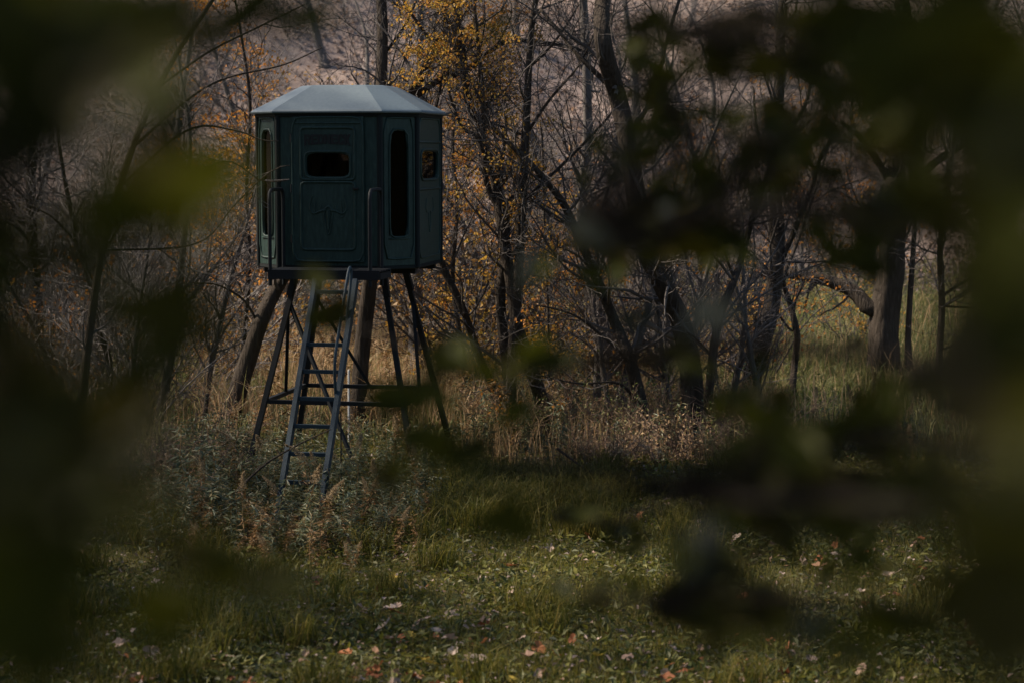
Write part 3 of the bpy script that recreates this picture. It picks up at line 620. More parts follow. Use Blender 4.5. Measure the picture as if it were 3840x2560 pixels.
def proto_shrub(h, ns, nt_, mat, leaf=None, nl=0, lsz=(.05, .09)):
    a = rng.uniform(0, 6.28, ns); K = 9; Q = np.zeros((ns, K, 3)); Q[:, 0] = np.stack([np.cos(a), np.sin(a), 0 * a], 1) * rng.uniform(.02, .2, ns)[:, None] + [0, 0, -.05]
    d = norm(np.stack([np.cos(a) * .5, np.sin(a) * .5, np.ones(ns)], 1) + rng.normal(0, .22, (ns, 3))); L = h * rng.uniform(.6, 1.1, ns)
    for k in range(1, K):
        d = norm(d + rng.normal(0, .12, (ns, 3)) + np.array([0, 0, -.03])); Q[:, k] = Q[:, k - 1] + d * (L / (K - 1))[:, None]
    R = np.linspace(1, .3, K)[None] * rng.uniform(.006, .018, ns)[:, None]
    P2, R2 = spawn(Q, R, nt_, (h * .15, h * .45), (20, 60), 6, .03, .2, .7, .15, 1, .0035, .009)
    P3, R3 = spawn(P2, R2, nt_ * 2, (.12, .45), (25, 60), 4, .02, .22, .8, .1, 1, .003, .005)
    mb = MB()
    for a_, b_, n_ in ((Q, R, 4), (P2, R2, 3), (P3, R3, 3)): mb.add(*tubes(a_, b_, n_))
    sm = new_mesh('stems', np.vstack(mb.V), [np.vstack(mb.Q)]); sm.materials.append(M[mat]); lm = None
    if leaf:
        k = rng.integers(0, len(P3), nl); q = rng.integers(1, 4, nl); pos = P3[k, q] + rng.normal(0, .04, (nl, 3))
        V, F = leafs(pos, rng.normal(0, 1, (nl, 3)) + [0, 0, -.4], rng.normal(0, 1, (nl, 3)), rng.uniform(*lsz, nl), rng.uniform(*lsz, nl) * .7); lm = new_mesh('leaves', V, F); lm.materials.append(M[leaf])
    return sm, None, lm

def put(name, label, cat, group, meshes, x, y, sc, rz, pn=('trunk', 'crown', 'leaves')):
    t_ = thing(name, label, cat, (x, y, float(gz(x, y))), group, rz); t_.scale = (sc, sc, sc * random.uniform(.9, 1.12))
    for me, n in zip(meshes, pn):
        if me is not None:
            o = link(n, me, None, t_)
            if n in ('crown', 'leaves', 'plume'): o["kind"] = "stuff"
    return t_

def where(x, y):
    px = 1176 + x / (mpp(1) * y)
    for lim, s in ((330, 'far left of the blind'), (580, 'just left of the blind'), (800, "behind the blind's left half"), (1030, "behind the blind's right half"), (1150, 'left of the slender tree'), (1300, 'right of the slender tree'), (1480, 'behind the slanting tree'), (1700, 'behind the thick dark tree'), (1960, 'left of the massive oak')):
        if px < lim: return s
    return 'right of the massive oak'
def size(s): return 'large' if s > 1.05 else 'small'
def fx(y, m=1.15): return 1920 / FPX * y * m
HT = [proto_tree(random.uniform(8, 12), random.uniform(.10, .2), 26, 170) for _ in range(5)]
HTL = [proto_tree(random.uniform(6, 9), random.uniform(.07, .12), 26, 150, 'orange', 900), proto_tree(7, .09, 26, 150, 'yellow', 900)]
for k in range(30):
    y = rng.uniform(52, 84) if k % 6 else rng.uniform(42, 52); x = rng.uniform(-fx(y), fx(y))
    if y < 62 and abs(x / y - .18) < .07: continue
    if .01 < x / y < .07 and k % 3: continue
    sc = rng.uniform(.8, 1.15); put('hillside_tree', f'{"tall" if sc > 1 else "low"} bare tree on the brown slope {where(x, y)}', 'tree', 'bare trees on the hillside', HT[k % 5], x, y, sc, rng.uniform(0, 6.28))
for k in range(26):
    y = rng.uniform(27.5, 36); x = at(rng.uniform(1000, 1830) if k % 4 else rng.uniform(40, 560), 900, y)[0]; sc = rng.uniform(.32, .55)
    put('sapling', f'thin bare sapling {where(x, y)}', 'sapling', 'bare saplings in the undergrowth', HT[k % 5], x, y, sc, rng.uniform(0, 6.28))
for k in range(17):
    y = rng.uniform(42, 78); x = rng.uniform(-fx(y) * .6, -fx(y) * .02) if k % 5 else rng.uniform(0, fx(y))
    put('autumn_tree', f'small {"yellow" if k % 2 else "orange"}-leaved tree on the slope {where(x, y)}', 'tree', 'autumn-leaved trees on the hillside', HTL[k % 2], x, y, rng.uniform(.6, 1.0), rng.uniform(0, 6.28))
SH = [proto_shrub(random.uniform(2, 3), 11, 90, 'twig')] + [proto_shrub(random.uniform(1.8, 2.6), 12, 110, 'twig_pale') for _ in range(4)]
for k in range(150):
    y = rng.uniform(52, 86) if k % 3 else rng.uniform(38, 56); x = rng.uniform(-fx(y), fx(y))
    if y < 58 and abs(x / y - .20) < .09: continue
    if .01 < x / y < .07 and y > 52 and k % 4: continue
    sc = rng.uniform(.7, 1.4); put('bare_shrub', f'{size(sc)} {"dark" if k % 5 < 1 else "pale"} bare shrub on the {"slope" if y > 57 else "flat"} {where(x, y)}', 'shrub', 'leafless shrubs behind the trees', SH[k % 5], x, y, sc, rng.uniform(0, 6.28), ('stems', 'x', 'leaves'))
HS_ = [proto_tree(11, .17, 40, 240, 'brownleaf', 5200), proto_tree(10, .15, 40, 240, 'brownleaf', 4600)]  # leafy trees added beyond the frame to shade lawn and blind roof
for k, (x, y) in enumerate([(-9.0, 19.0), (-10.5, 21.5), (-12, 17.0), (-13.5, 20), (-8.0, 15.5), (-11, 14.5), (-8.6, 26.6)]):
    put('shade_tree', f'brown-leaved shade tree added left of the clearing, {("near row", "far row")[y > 21]}', 'tree', 'shade trees added along the left edge', HS_[k % 2], x, y, 1.35 if k > 5 else rng.uniform(.95, 1.15), rng.uniform(0, 6.28))
for k in range(22):
    y = rng.uniform(29, 42); x = at(rng.uniform(-40, 540), 900, y)[0]; sc = rng.uniform(.8, 1.3)
    put('bare_shrub', f'{size(sc)} {"dark" if k % 5 < 1 else "pale"} bare shrub in the near thicket {where(x, y)}', 'shrub', 'leafless shrubs in the left thicket', SH[k % 5], x, y, sc, rng.uniform(0, 6.28), ('stems', 'x', 'leaves'))
SO = [proto_shrub(2.2, 14, 130, 'twig', 'orange', 520), proto_shrub(1.8, 14, 130, 'twig', 'yellow', 480), proto_shrub(2.0, 14, 130, 'twig', 'brownleaf', 700)]
so_spots = [(545, 640, 34), (590, 700, 35), (1040, 560, 34), (1010, 420, 38), (1310, 780, 31), (1350, 750, 32.5), (1270, 740, 33), (1110, 600, 31), (1240, 650, 34), (1750, 690, 34), (1690, 620, 36), (90, 720, 31), (170, 740, 31.5), (60, 660, 33), (560, 250, 40), (620, 470, 38), (1080, 330, 34), (1500, 60, 60), (1560, 20, 66), (1620, 40, 64), (1250, 60, 66), (1180, 140, 60), (980, 90, 62), (760, 90, 60), (690, 60, 64), (560, 130, 58), (480, 200, 56), (1290, 330, 50), (1330, 640, 38), (1000, 700, 36), (960, 560, 40), (1960, 620, 40), (1600, 600, 42), (1950, 370, 55)]
for k, (px, py, D) in enumerate(so_spots):
    p = at(px, py, D); put('autumn_shrub', f'shrub with sparse {("orange", "yellow", "brown")[k % 3]} leaves {where(p[0], D)}', 'shrub', 'autumn-leaved shrubs in the thicket', SO[k % 3], p[0], D, rng.uniform(.8, 1.2) * min(1.6, max(1, (p[2] - gz(p[0], D)) / 1.7)), rng.uniform(0, 6.28), ('stems', 'x', 'leaves'))
# brown brush round the feet of the near trees
SB = [proto_shrub(1.0, 14, 80, 'straw_twig', ('drygrass', 'weedleaf', 'meadow')[k], 340, (.03, .06)) for k in range(3)]
for k in range(26):
    px = rng.uniform(1130, 1720); D = rng.uniform(25.2, 29.5); p = at(px, 900, D)
    put('brown_brush', f'low brown brush {where(p[0], D)}', 'bush', 'brown brush under the tree clump', SB[k % 3], p[0], D, rng.uniform(.45, 1.1), rng.uniform(0, 6.28), ('stems', 'x', 'leaves'))
for k in range(12):
    px = rng.uniform(330, 570); D = rng.uniform(19.8, 26); p = at(px, 900, D)
    put('brown_brush', f'low twiggy brown brush {"before" if D < 23 else "beside"} the stand, {"well left of" if px < 480 else "close to"} the ladder', 'bush', 'brown brush left of the ladder', SB[k % 3], p[0], D, rng.uniform(.5, 1.0), rng.uniform(0, 6.28), ('stems', 'x', 'leaves'))

# ------------------------------------------------------------------ grass and ground plants
def scatter(n, y0, y1, m=1.12, pw=1.0):
    y = y0 + (y1 - y0) * rng.uniform(0, 1, n) ** pw; x = rng.uniform(-1, 1, n) * fx(y, m); return x, y
def field(x, y, s=1.0, ph=0.0): return .5 + .25 * np.sin(x * 1.3 * s + ph) * np.sin(y * 1.1 * s + ph * 2) + .25 * np.sin(x * 2.9 * s + y * 1.7 * s + ph * 3)
x, y = scatter(150000, 13.2, 28, 1.12, 1.1); h = rng.uniform(.04, .11, len(x)) * (.45 + 1.2 * field(x, y, .8)) 
V, F = blades(x, y, gz(x, y), h, rng.uniform(.005, .009, len(x)), rng.uniform(.2, .9, len(x)))
tag(obj('lawn_grass', V, F, M['grass']), 'short green lawn grass in the clearing before the blind', 'grass', kind='stuff')
# tall tufts
cx, cy = [], []
for k in range(150):
    if k < 70: px, D = rng.uniform(1000, 1420), rng.uniform(20.2, 24.6)
    else: px, D = rng.uniform(100, 2200), rng.uniform(14.5, 25)
    p = at(px, 900, D); n = int(rng.uniform(70, 190)); cx.append(p[0] + rng.normal(0, .12, n)); cy.append(D + rng.normal(0, .12, n))
x, y = np.concatenate(cx), np.concatenate(cy)
V, F = blades(x, y, gz(x, y), rng.uniform(.18, .5, len(x)), rng.uniform(.006, .011, len(x)), rng.uniform(.3, 1.1, len(x)))
tag(obj('tall_grass', V, F, M['grass']), 'taller green grass tufts in front of the tree clump', 'grass', kind='stuff')
# low broad leaves
x, y = scatter(60000, 13.2, 26, 1.12); kp = rng.uniform(0, 1, len(x)) < .25 + 1.1 * field(x, y, 1.1, 4) ** 2; x, y = x[kp], y[kp]; n = len(x); hh = rng.uniform(.01, .10, n)
ax = np.stack([rng.normal(0, 1, n), rng.normal(0, 1, n), rng.uniform(-.1, .8, n)], 1); nr = np.stack([rng.normal(0, .45, n), rng.normal(0, .45, n), np.ones(n)], 1)
V, F = leafs(np.stack([x, y, gz(x, y) + hh], 1), ax, nr, rng.uniform(.035, .12, n), rng.uniform(.02, .05, n))
tag(obj('ground_cover', V, F, M['groundleaf']), 'low broad-leaved weeds spread through the lawn', 'weeds', kind='stuff')
# small leaf litter bits
x, y = scatter(5000, 13.2, 27, 1.12); n = len(x)
V, F = leafs(np.stack([x, y, gz(x, y) + rng.uniform(.02, .09, n)], 1), rng.normal(0, 1, (n, 3)) * [1, 1, .3], np.stack([rng.normal(0, .4, n), rng.normal(0, .4, n), np.ones(n)], 1), rng.uniform(.03, .07, n), rng.uniform(.02, .05, n))
tag(obj('leaf_litter', V, F, M['litter']), 'scraps of dry brown leaf litter among the grass', 'leaf litter', kind='stuff')
# dry tan grass behind the blind
x, y = scatter(120000, 27.6, 50, 1.1); d = field(x, y, .5, 1.0); px_ = 1176 + x / (mpp(1) * y)
wgt = np.where((px_ > 450) & (px_ < 1050), 1.0, np.where((px_ > 1050) & (px_ < 1750), .28, .07)) * np.where(y > 38, .5, 1.0); keep = rng.uniform(0, 1, len(x)) < wgt * 1.6 * d ** 1.6
x, y = x[keep], y[keep]; V, F = blades(x, y, gz(x, y), rng.uniform(.3, 1.3, len(x)) * (.3 + .9 * field(x, y, .9, 2)), rng.uniform(.008, .018, len(x)), rng.uniform(.1, .7, len(x)))
px2 = rng.uniform(1060, 1800, 6000); y2 = 24.6 + 7 * rng.beta(1.8, 1.8, 6000); x2 = (px2 - 1176) * mpp(1) * y2; kp = rng.uniform(0, 1, 6000) < .9 * field(x2, y2, 1.4, 5) ** 1.5; x2, y2 = x2[kp], y2[kp]
V2, F2 = blades(x2, y2, gz(x2, y2), rng.uniform(.25, .85, len(x2)), rng.uniform(.006, .013, len(x2)), rng.uniform(.1, .7, len(x2)))
F = [np.vstack([F[0], F2[0] + len(V)]), np.vstack([F[1], F2[1] + len(V)])]; V = np.vstack([V, V2])
tag(obj('dry_grass', V, F, M['drygrass']), 'tall tan dry grass standing behind the blind', 'grass', kind='stuff')
x, y = scatter(90000, 27, 62, 1.1, .9); V, F = blades(x, y, gz(x, y), rng.uniform(.15, .5, len(x)), rng.uniform(.012, .03, len(x)), rng.uniform(.3, 1, len(x)))
tag(obj('meadow_grass', V, F, M['meadow']), 'sunlit green and straw meadow grass beyond the trees', 'grass', kind='stuff')
x, y = scatter(70000, 54, 92, 1.1); kp = rng.uniform(0, 1, len(x)) < .15 + 1.2 * field(x, y, .35, 2) ** 1.5; x, y = x[kp], y[kp]; n = len(x)
V, F = leafs(np.stack([x, y, gz(x, y) + rng.uniform(0, .15, n)], 1), rng.normal(0, 1, (n, 3)), rng.normal(0, 1, (n, 3)) + [0, -.3, 1], rng.uniform(.12, .25, n), rng.uniform(.08, .18, n))
tag(obj('slope_leaf_litter', V, F, M['litter']), 'brown fallen leaves covering the wooded slope', 'leaf litter', kind='stuff')

# goldenrod and asters round the ladder foot
def proto_weed(h, nl, lm_, plume):
    d = np.array([rng.normal(0, .12), rng.normal(0, .12), 1]); P = [np.array([0, 0, -.05])]
    for q in range(7):
        d = norm(d + rng.normal(0, .07, 3)); P.append(P[-1] + d * h / 7)
    P = np.array(P); V, F = tubes(P[None], np.linspace(.006, .003, 8)[None], 4); sm = new_mesh('stem', V, F); sm.materials.append(M['brownleaf'])
    t_ = rng.uniform(.8, 6.9, nl); i_ = t_.astype(int); pos = P[i_] + (P[i_ + 1] - P[i_]) * (t_ - i_)[:, None]; a = rng.uniform(0, 6.28, nl)
    ax = np.stack([np.cos(a), np.sin(a), rng.uniform(-.7, .4, nl)], 1); nr = np.stack([rng.normal(0, .3, nl), rng.normal(0, .3, nl), np.ones(nl)], 1)
    V, F = leafs(pos, ax, nr, rng.uniform(.08, .17, nl), rng.uniform(.016, .032, nl)); lm = new_mesh('leaves', V, F); lm.materials.append(M[lm_]); pm = None
    if plume:
        n = 420; s = rng.uniform(0, 1, n) ** .7; a = rng.uniform(0, 6.28, n); r = .09 * (1 - s) ** .8 * rng.uniform(.2, 1, n); lean = np.array([rng.normal(0, .6), rng.normal(0, .6), 0])
        pos = P[-1] + np.stack([np.cos(a) * r, np.sin(a) * r, s * .24 - .06], 1) + lean * (s ** 2 * .16)[:, None]
        V, F = leafs(pos, rng.normal(0, 1, (n, 3)), rng.normal(0, 1, (n, 3)), rng.uniform(.014, .03, n), rng.uniform(.008, .018, n)); pm = new_mesh('plume', V, F); pm.materials.append(M['plume'])
    return sm, lm, pm
WG = [proto_weed(random.uniform(.6, 1.0), 80, 'weedleaf', False) for _ in range(4)]
WP = [proto_weed(random.uniform(.7, 1.1), 60, 'weedleaf' if k % 2 else 'brownleaf', True) for k in range(4)]
def weed_spot():
    while True:
        px = rng.uniform(360, 1010); D = rng.uniform(18.8, 24.8)
        if D < 19.4 + .009 * max(0, abs(px - 690) - 190) and rng.uniform() < .9: continue
        return at(px, 900, D)[0], D
for k in range(270):
    x_, y_ = weed_spot(); put('aster_weed', f'leafy green weed {"in front of" if y_ < 21.6 else "beside"} the ladder foot, {"left" if x_ < -2.3 else "right"} side', 'weed', 'leafy weeds round the ladder', WG[k % 4], x_, y_, rng.uniform(.45, .85) * (1.25 if x_ < -3.2 else 1), rng.uniform(0, 6.28), ('stem', 'leaves', 'plume'))
for k in range(46):
    px = rng.uniform(540, 1080); y_ = rng.uniform(23.2, 26.6); x_ = at(px, 900, y_)[0]
    put('aster_weed', f'leafy green weed at the feet of the stand, {"left" if px < 800 else "right"} of the ladder', 'weed', 'leafy weeds at the feet of the stand', WG[k % 4], x_, y_, rng.uniform(.45, .85), rng.uniform(0, 6.28), ('stem', 'leaves', 'plume'))
for k in range(28):
    x_, y_ = weed_spot(); put('goldenrod', f'goldenrod with faded tan plume {"in front of" if y_ < 21.6 else "beside"} the ladder foot, {"left" if x_ < -2.3 else "right"} side', 'weed', 'faded goldenrod round the ladder', WP[k % 4], x_, y_, rng.uniform(.45, .85), rng.uniform(0, 6.28), ('stem', 'leaves', 'plume'))
for k in range(80):
    px = rng.uniform(1040, 1800); y_ = rng.uniform(24.6, 30.5); x_ = at(px, 900, y_)[0]
    put('aster_weed', f'leafy green weed under the trees {where(x_, y_)}', 'weed', 'leafy weeds under the trees', WG[k % 4], x_, y_, rng.uniform(.5, 1.1), rng.uniform(0, 6.28), ('stem', 'leaves', 'plume'))
WB = [proto_weed(random.uniform(.5, .9), 90, 'brownleaf', k == 0) for k in range(3)]
for k in range(64):
    px = rng.uniform(370, 1000); D = rng.uniform(18.3, 21.4)
    if D < 18.6 + .008 * max(0, abs(px - 660) - 180): continue
    put('withered_weed', f'withered rusty weed in front of the ladder, {"left" if px < 660 else "right"} side', 'weed', 'withered weeds before the ladder', WB[k % 3], at(px, 900, D)[0], D, rng.uniform(.3, .7), rng.uniform(0, 6.28), ('stem', 'leaves', 'plume'))
for k in range(70):
    px = rng.uniform(440, 1700); D = rng.uniform(26.5, 35); x_ = at(px, 900, D)[0]
    put('withered_weed', f'withered rusty weed in the rough grass {where(x_, D)}', 'weed', 'withered weeds in the rough grass', WB[k % 3], x_, D, rng.uniform(.7, 1.4), rng.uniform(0, 6.28), ('stem', 'leaves', 'plume'))
for k in range(36):
    px = rng.uniform(1850, 2300); D = rng.uniform(24.5, 30); put('meadow_weed', 'yellowing weed clump right of the tree clump', 'weed', 'yellowing weeds at the clearing edge', (WP + WG)[k % 8], at(px, 900, D)[0], D, rng.uniform(.5, .9), rng.uniform(0, 6.28), ('stem', 'leaves', 'plume'))

# ------------------------------------------------------------------ fallen leaves, single ones
def leaf_shape(lobes, curl):
    n = 15; a = np.linspace(-math.pi * .88, math.pi * .88, n); r = .5 * (.62 + .38 * np.abs(np.cos(a * lobes / 2))) * (1 + .12 * np.cos(a))
    V = [[0, 0, 0]] + [[r_ * math.sin(a_) * .85, r_ * math.cos(a_), 0] for r_, a_ in zip(r, a)] + [[.015, -.75, .02], [-.015, -.75, .02]]
    V = np.array(V); rr = np.hypot(V[:, 0], V[:, 1]); V[:, 2] = curl * rr ** 2 + rng.normal(0, .05, len(V)) * (rr > .1) + .25 * np.abs(V[:, 0])
    F = [[0, k, k + 1] for k in range(1, n)] + [[0, n + 1, n + 2]]
    return V, F
LSH = [new_mesh('fallen_leaf', *(lambda q: (q[0], np.array(q[1])))(leaf_shape(l_, c_))) for l_, c_ in ((5, .5), (5, -.6), (7, .8), (3, .4))]
CC = [(rng.uniform(250, 2300), 14.2 + 7 * rng.uniform() ** 1.8) for _ in range(30)]
kinds = [('fallen', 'pale tan curled leaf fallen on the grass', 'pale fallen leaves', 160), ('fallen_rust', 'rusty brown leaf fallen on the grass', 'rusty fallen leaves', 90), ('fallen_yellow', 'yellow leaf fallen on the grass', 'yellow fallen leaves', 36)]
for mt, lb, gp, cnt in kinds:
    shp = []
    for me in LSH: m2 = me.copy(); m2.materials.append(M[mt]); shp.append(m2)
    for k in range(cnt):
        D = 14.2 + 8.5 * rng.uniform() ** 2.0; px = rng.uniform(200, 2330)
        if k % 3: c_ = CC[rng.integers(0, 30)]; px = c_[0] + rng.normal(0, 60); D = max(13.8, c_[1] + rng.normal(0, .35))
        p = at(px, 900, D); o = link('fallen_leaf', shp[k % 4]); s = rng.uniform(.06, .15)
        o.location = (p[0], D, float(gz(p[0], D)) + rng.uniform(.04, .09)); o.rotation_euler = (rng.normal(0, .45), rng.normal(0, .45), rng.uniform(0, 6.28)); o.scale = (s, s, s)
        tag(o, lb, 'leaf', gp)

# ------------------------------------------------------------------ posts, stone, fallen branches
def post(name, label, px, py0, py1, wpx, D, mat, dx=0, cat='post'):
    a = at(px, py1, D); b_ = at(px + dx, py0, D); a[2] = min(a[2], float(gz(a[0], D)) - .05); mb = MB()
    P = np.linspace(a, b_, 6); r = wpx * mpp(D) / 2; mb.tube(P, r, 10)
    mb.tube(np.array([b_ - [0, 0, .005], b_ + [0, 0, .012]]), [r * 1.08, r * .7], 10)
    o = mb.build(name, M[mat], None, True, (a[0], a[1], 0)); o.location = (a[0], a[1], 0); tag(o, label, cat)
post('marker_post', 'thin white marker post standing in dry grass left of the blind', 505, 738, 800, 4.2, 36, 'white_post')
post('marker_post', 'thin white marker post visible behind the ladder of the blind', 801, 850, 985, 4.5, 27.2, 'white_post')
post('fence_post', 'short dark leaning post among brush left of the stand', 462, 905, 985, 11, 27.5, 'bark', 14)
post('metal_stake', 'thin dark metal stake in the weeds right of the ladder', 783, 950, 1080, 3.4, 22.6, 'steel', 0, 'stake')
s_ = at(950, 885, 33); n = 10
th = np.linspace(0, np.pi, 7); ph = np.linspace(0, 2 * np.pi, 12, endpoint=False)
V = np.array([[math.sin(a_) * math.cos(b_), math.sin(a_) * math.sin(b_) * .8, math.cos(a_) * .7] for a_ in th for b_ in ph]) * .2 * (1 + rng.normal(0, .08, (84, 1)))
F = [[i_ * 12 + j_, i_ * 12 + (j_ + 1) % 12, (i_ + 1) * 12 + (j_ + 1) % 12, (i_ + 1) * 12 + j_] for i_ in range(6) for j_ in range(12)]
o = obj('field_stone', V, np.array(F), M['stone'], None, True); o.location = (s_[0], 33, float(gz(s_[0], 33)) + .1 + .22); o.scale = (1, 1, 1)
o.location.z = float(gz(s_[0], 33)) + .1; tag(o, 'grey field stone behind the right legs of the stand', 'stone')
def stick(name, label, pts, w0, w1, D, mat, dD=0.0):
    P = np.array([at(p[0], p[1], D + dD * k) for k, p in enumerate(pts)]); P = spline(P, 16); P[:, 2] = np.maximum(P[:, 2], gz(P[:, 0], P[:, 1]) + .02)
    V, F = trunk_mesh(P, np.linspace(w0, w1, 16) * mpp(D) / 2, 8, False); o = obj(name, V, F, M[mat], None, True, P[0]); o.location = P[0]; tag(o, label, 'branch')
stick('fallen_branch', 'dark stick fallen on the grass below the tree clump', [(1281, 1030), (1318, 1058), (1355, 1085)], 7, 3, 24.6, 'bark', -.3)
stick('fallen_branch', 'thick broken branch propped against the thick dark tree', [(1485, 742), (1520, 762), (1560, 782)], 13, 10, 26.8, 'dead_wood')
stick('fallen_branch', 'pale dead branch propped against the curved tree', [(1675, 742), (1700, 765), (1745, 802)], 8, 6, 30.6, 'dead_wood')
stick('fallen_branch', 'bare grey branch lying through the weeds below the ladder', [(540, 1130), (610, 1065), (690, 1018), (760, 985)], 6, 2.5, 21.4, 'bark')

# ------------------------------------------------------------------ near trees: branches with leaves just in front of the camera
def fg_leaf(wr):
    n = 7; s = np.linspace(0, 1, n); wv = wr / 2 * np.sin(np.pi * s ** .8) ** .85; z = -.10 * np.sin(s * 2.2); V = []; F = []
    for k in range(n): V += [[-wv[k], s[k], z[k] + wv[k] * .35], [0, s[k], z[k]], [wv[k], s[k], z[k] + wv[k] * .35]]
    for k in range(n - 1):
        for j in range(2): F.append([k * 3 + j, k * 3 + j + 1, k * 3 + 4 + j, k * 3 + 3 + j])
    me = new_mesh('leaf', V, np.array(F), True); me.materials.append(M['fgleaf']); return me
FGL = [fg_leaf(.38), fg_leaf(.46), fg_leaf(.54)]

fr_ = np.random.default_rng(5)
def near_tree(label, tx, ty, branches):
    gz0 = float(gz(tx, ty)); root = thing('near_tree', label, 'tree', (tx, ty, gz0)); off = np.array([tx, ty, gz0])
    P = spline([[tx, ty, gz0 - .2], [tx + .05, ty, 3.4], [tx - .03, ty + .05, 4.6], [tx + .02, ty, 6.4]], 24)
    V, F = trunk_mesh(P, np.linspace(.11, .05, 24), 12); obj('trunk', V, F, M['fgbark'], root, True, off)
    for nodes, clusters in branches:
        Q = np.array([at(*q) for q in nodes]); j = np.argmin(np.abs(P[:, 2] - (Q[0, 2] - .25))); Q = np.vstack([P[j], Q]); Q = spline(Q, 40)
        V, F = trunk_mesh(Q, np.linspace(.014, .0022, 40), 7, False); tw = MB(); tw.add(V, F[0])
        lv = []
        for c in clusters:
            px, py, wx, wy, D, n = c[:6]; size = c[6] if len(c) > 6 else 1.0; pale = len(c) > 7
            for q in range(n):
                r = math.sqrt(fr_.uniform()) if n > 1 else 0.0; a = fr_.uniform(0, 6.28)
                p = at(px + wx * r * math.cos(a), py + wy * r * math.sin(a), D * fr_.uniform(.93, 1.07))
                L = size * fr_.uniform(.055, .085)
                ax = norm(np.array([fr_.normal(0, 1), fr_.normal(0, .4), fr_.normal(-.25, .4)])); view = norm(p - CAM)
                nr = norm(-view * 1 + fr_.normal(0, .45, 3) + np.array([0, 0, .35]))
                if pale: nr = norm(view + fr_.normal(0, .2, 3) + np.array([0, 0, -.5]))  # turns the painted sky-sheen underside to the camera
                X_ = norm(np.cross(ax, nr)); N_ = np.cross(X_, ax); b_ = p - ax * L / 2
                k = np.argmin(np.linalg.norm(Q - b_, axis=1)); mid = (Q[k] + b_) / 2 + fr_.normal(0, .008, 3)
                tw.add(*tubes(spline([Q[k], mid, b_], 6)[None], np.linspace(.0022, .0009, 6)[None], 4)); lv.append((b_, X_, ax, N_, L))
        br = tw.build('branch', M['fgbark'], root, True, off)
        for b_, X_, ax, N_, L in lv:
            o = link('leaf', FGL[fr_.integers(0, 3)], None, br); bo = b_ - off
            o.matrix_local = Matrix(((X_[0] * L, ax[0] * L, N_[0] * L, bo[0]), (X_[1] * L, ax[1] * L, N_[1] * L, bo[1]), (X_[2] * L, ax[2] * L, N_[2] * L, bo[2]), (0, 0, 0, 1)))
    return root, off

LEFT = [
    ([(-250, 420, 1.1), (60, 260, 1.15), (330, 150, 1.3), (480, 60, 1.5)], [(60, 110, 170, 150, 1.0, 8), (150, 280, 130, 100, 1.1, 6), (330, 220, 90, 80, 1.2, 5), (420, 60, 100, 60, 1.5, 5), (620, 40, 110, 50, 1.8, 4)]),
    ([(-200, 700, 1.3), (150, 640, 1.35), (390, 560, 1.4), (470, 420, 1.4)], [(400, 470, 70, 130, 1.15, 5, 1.4), (385, 770, 50, 100, 1.25, 4, 1.2), (260, 560, 60, 80, 1.3, 3)]),
    ([(-250, 1100, 1.0), (60, 1020, 1.1), (220, 1100, 1.2), (400, 1290, 1.5), (620, 1330, 1.7)], [(80, 1030, 140, 160, 1.05, 9), (230, 1180, 120, 110, 1.2, 8), (60, 1270, 120, 110, 1.1, 7), (330, 1420, 90, 60, 1.5, 4), (600, 1330, 90, 45, 1.8, 4), (470, 1270, 70, 50, 1.6, 4), (60, 1480, 120, 70, 1.1, 5), (340, 960, 60, 70, 1.3, 3)])]
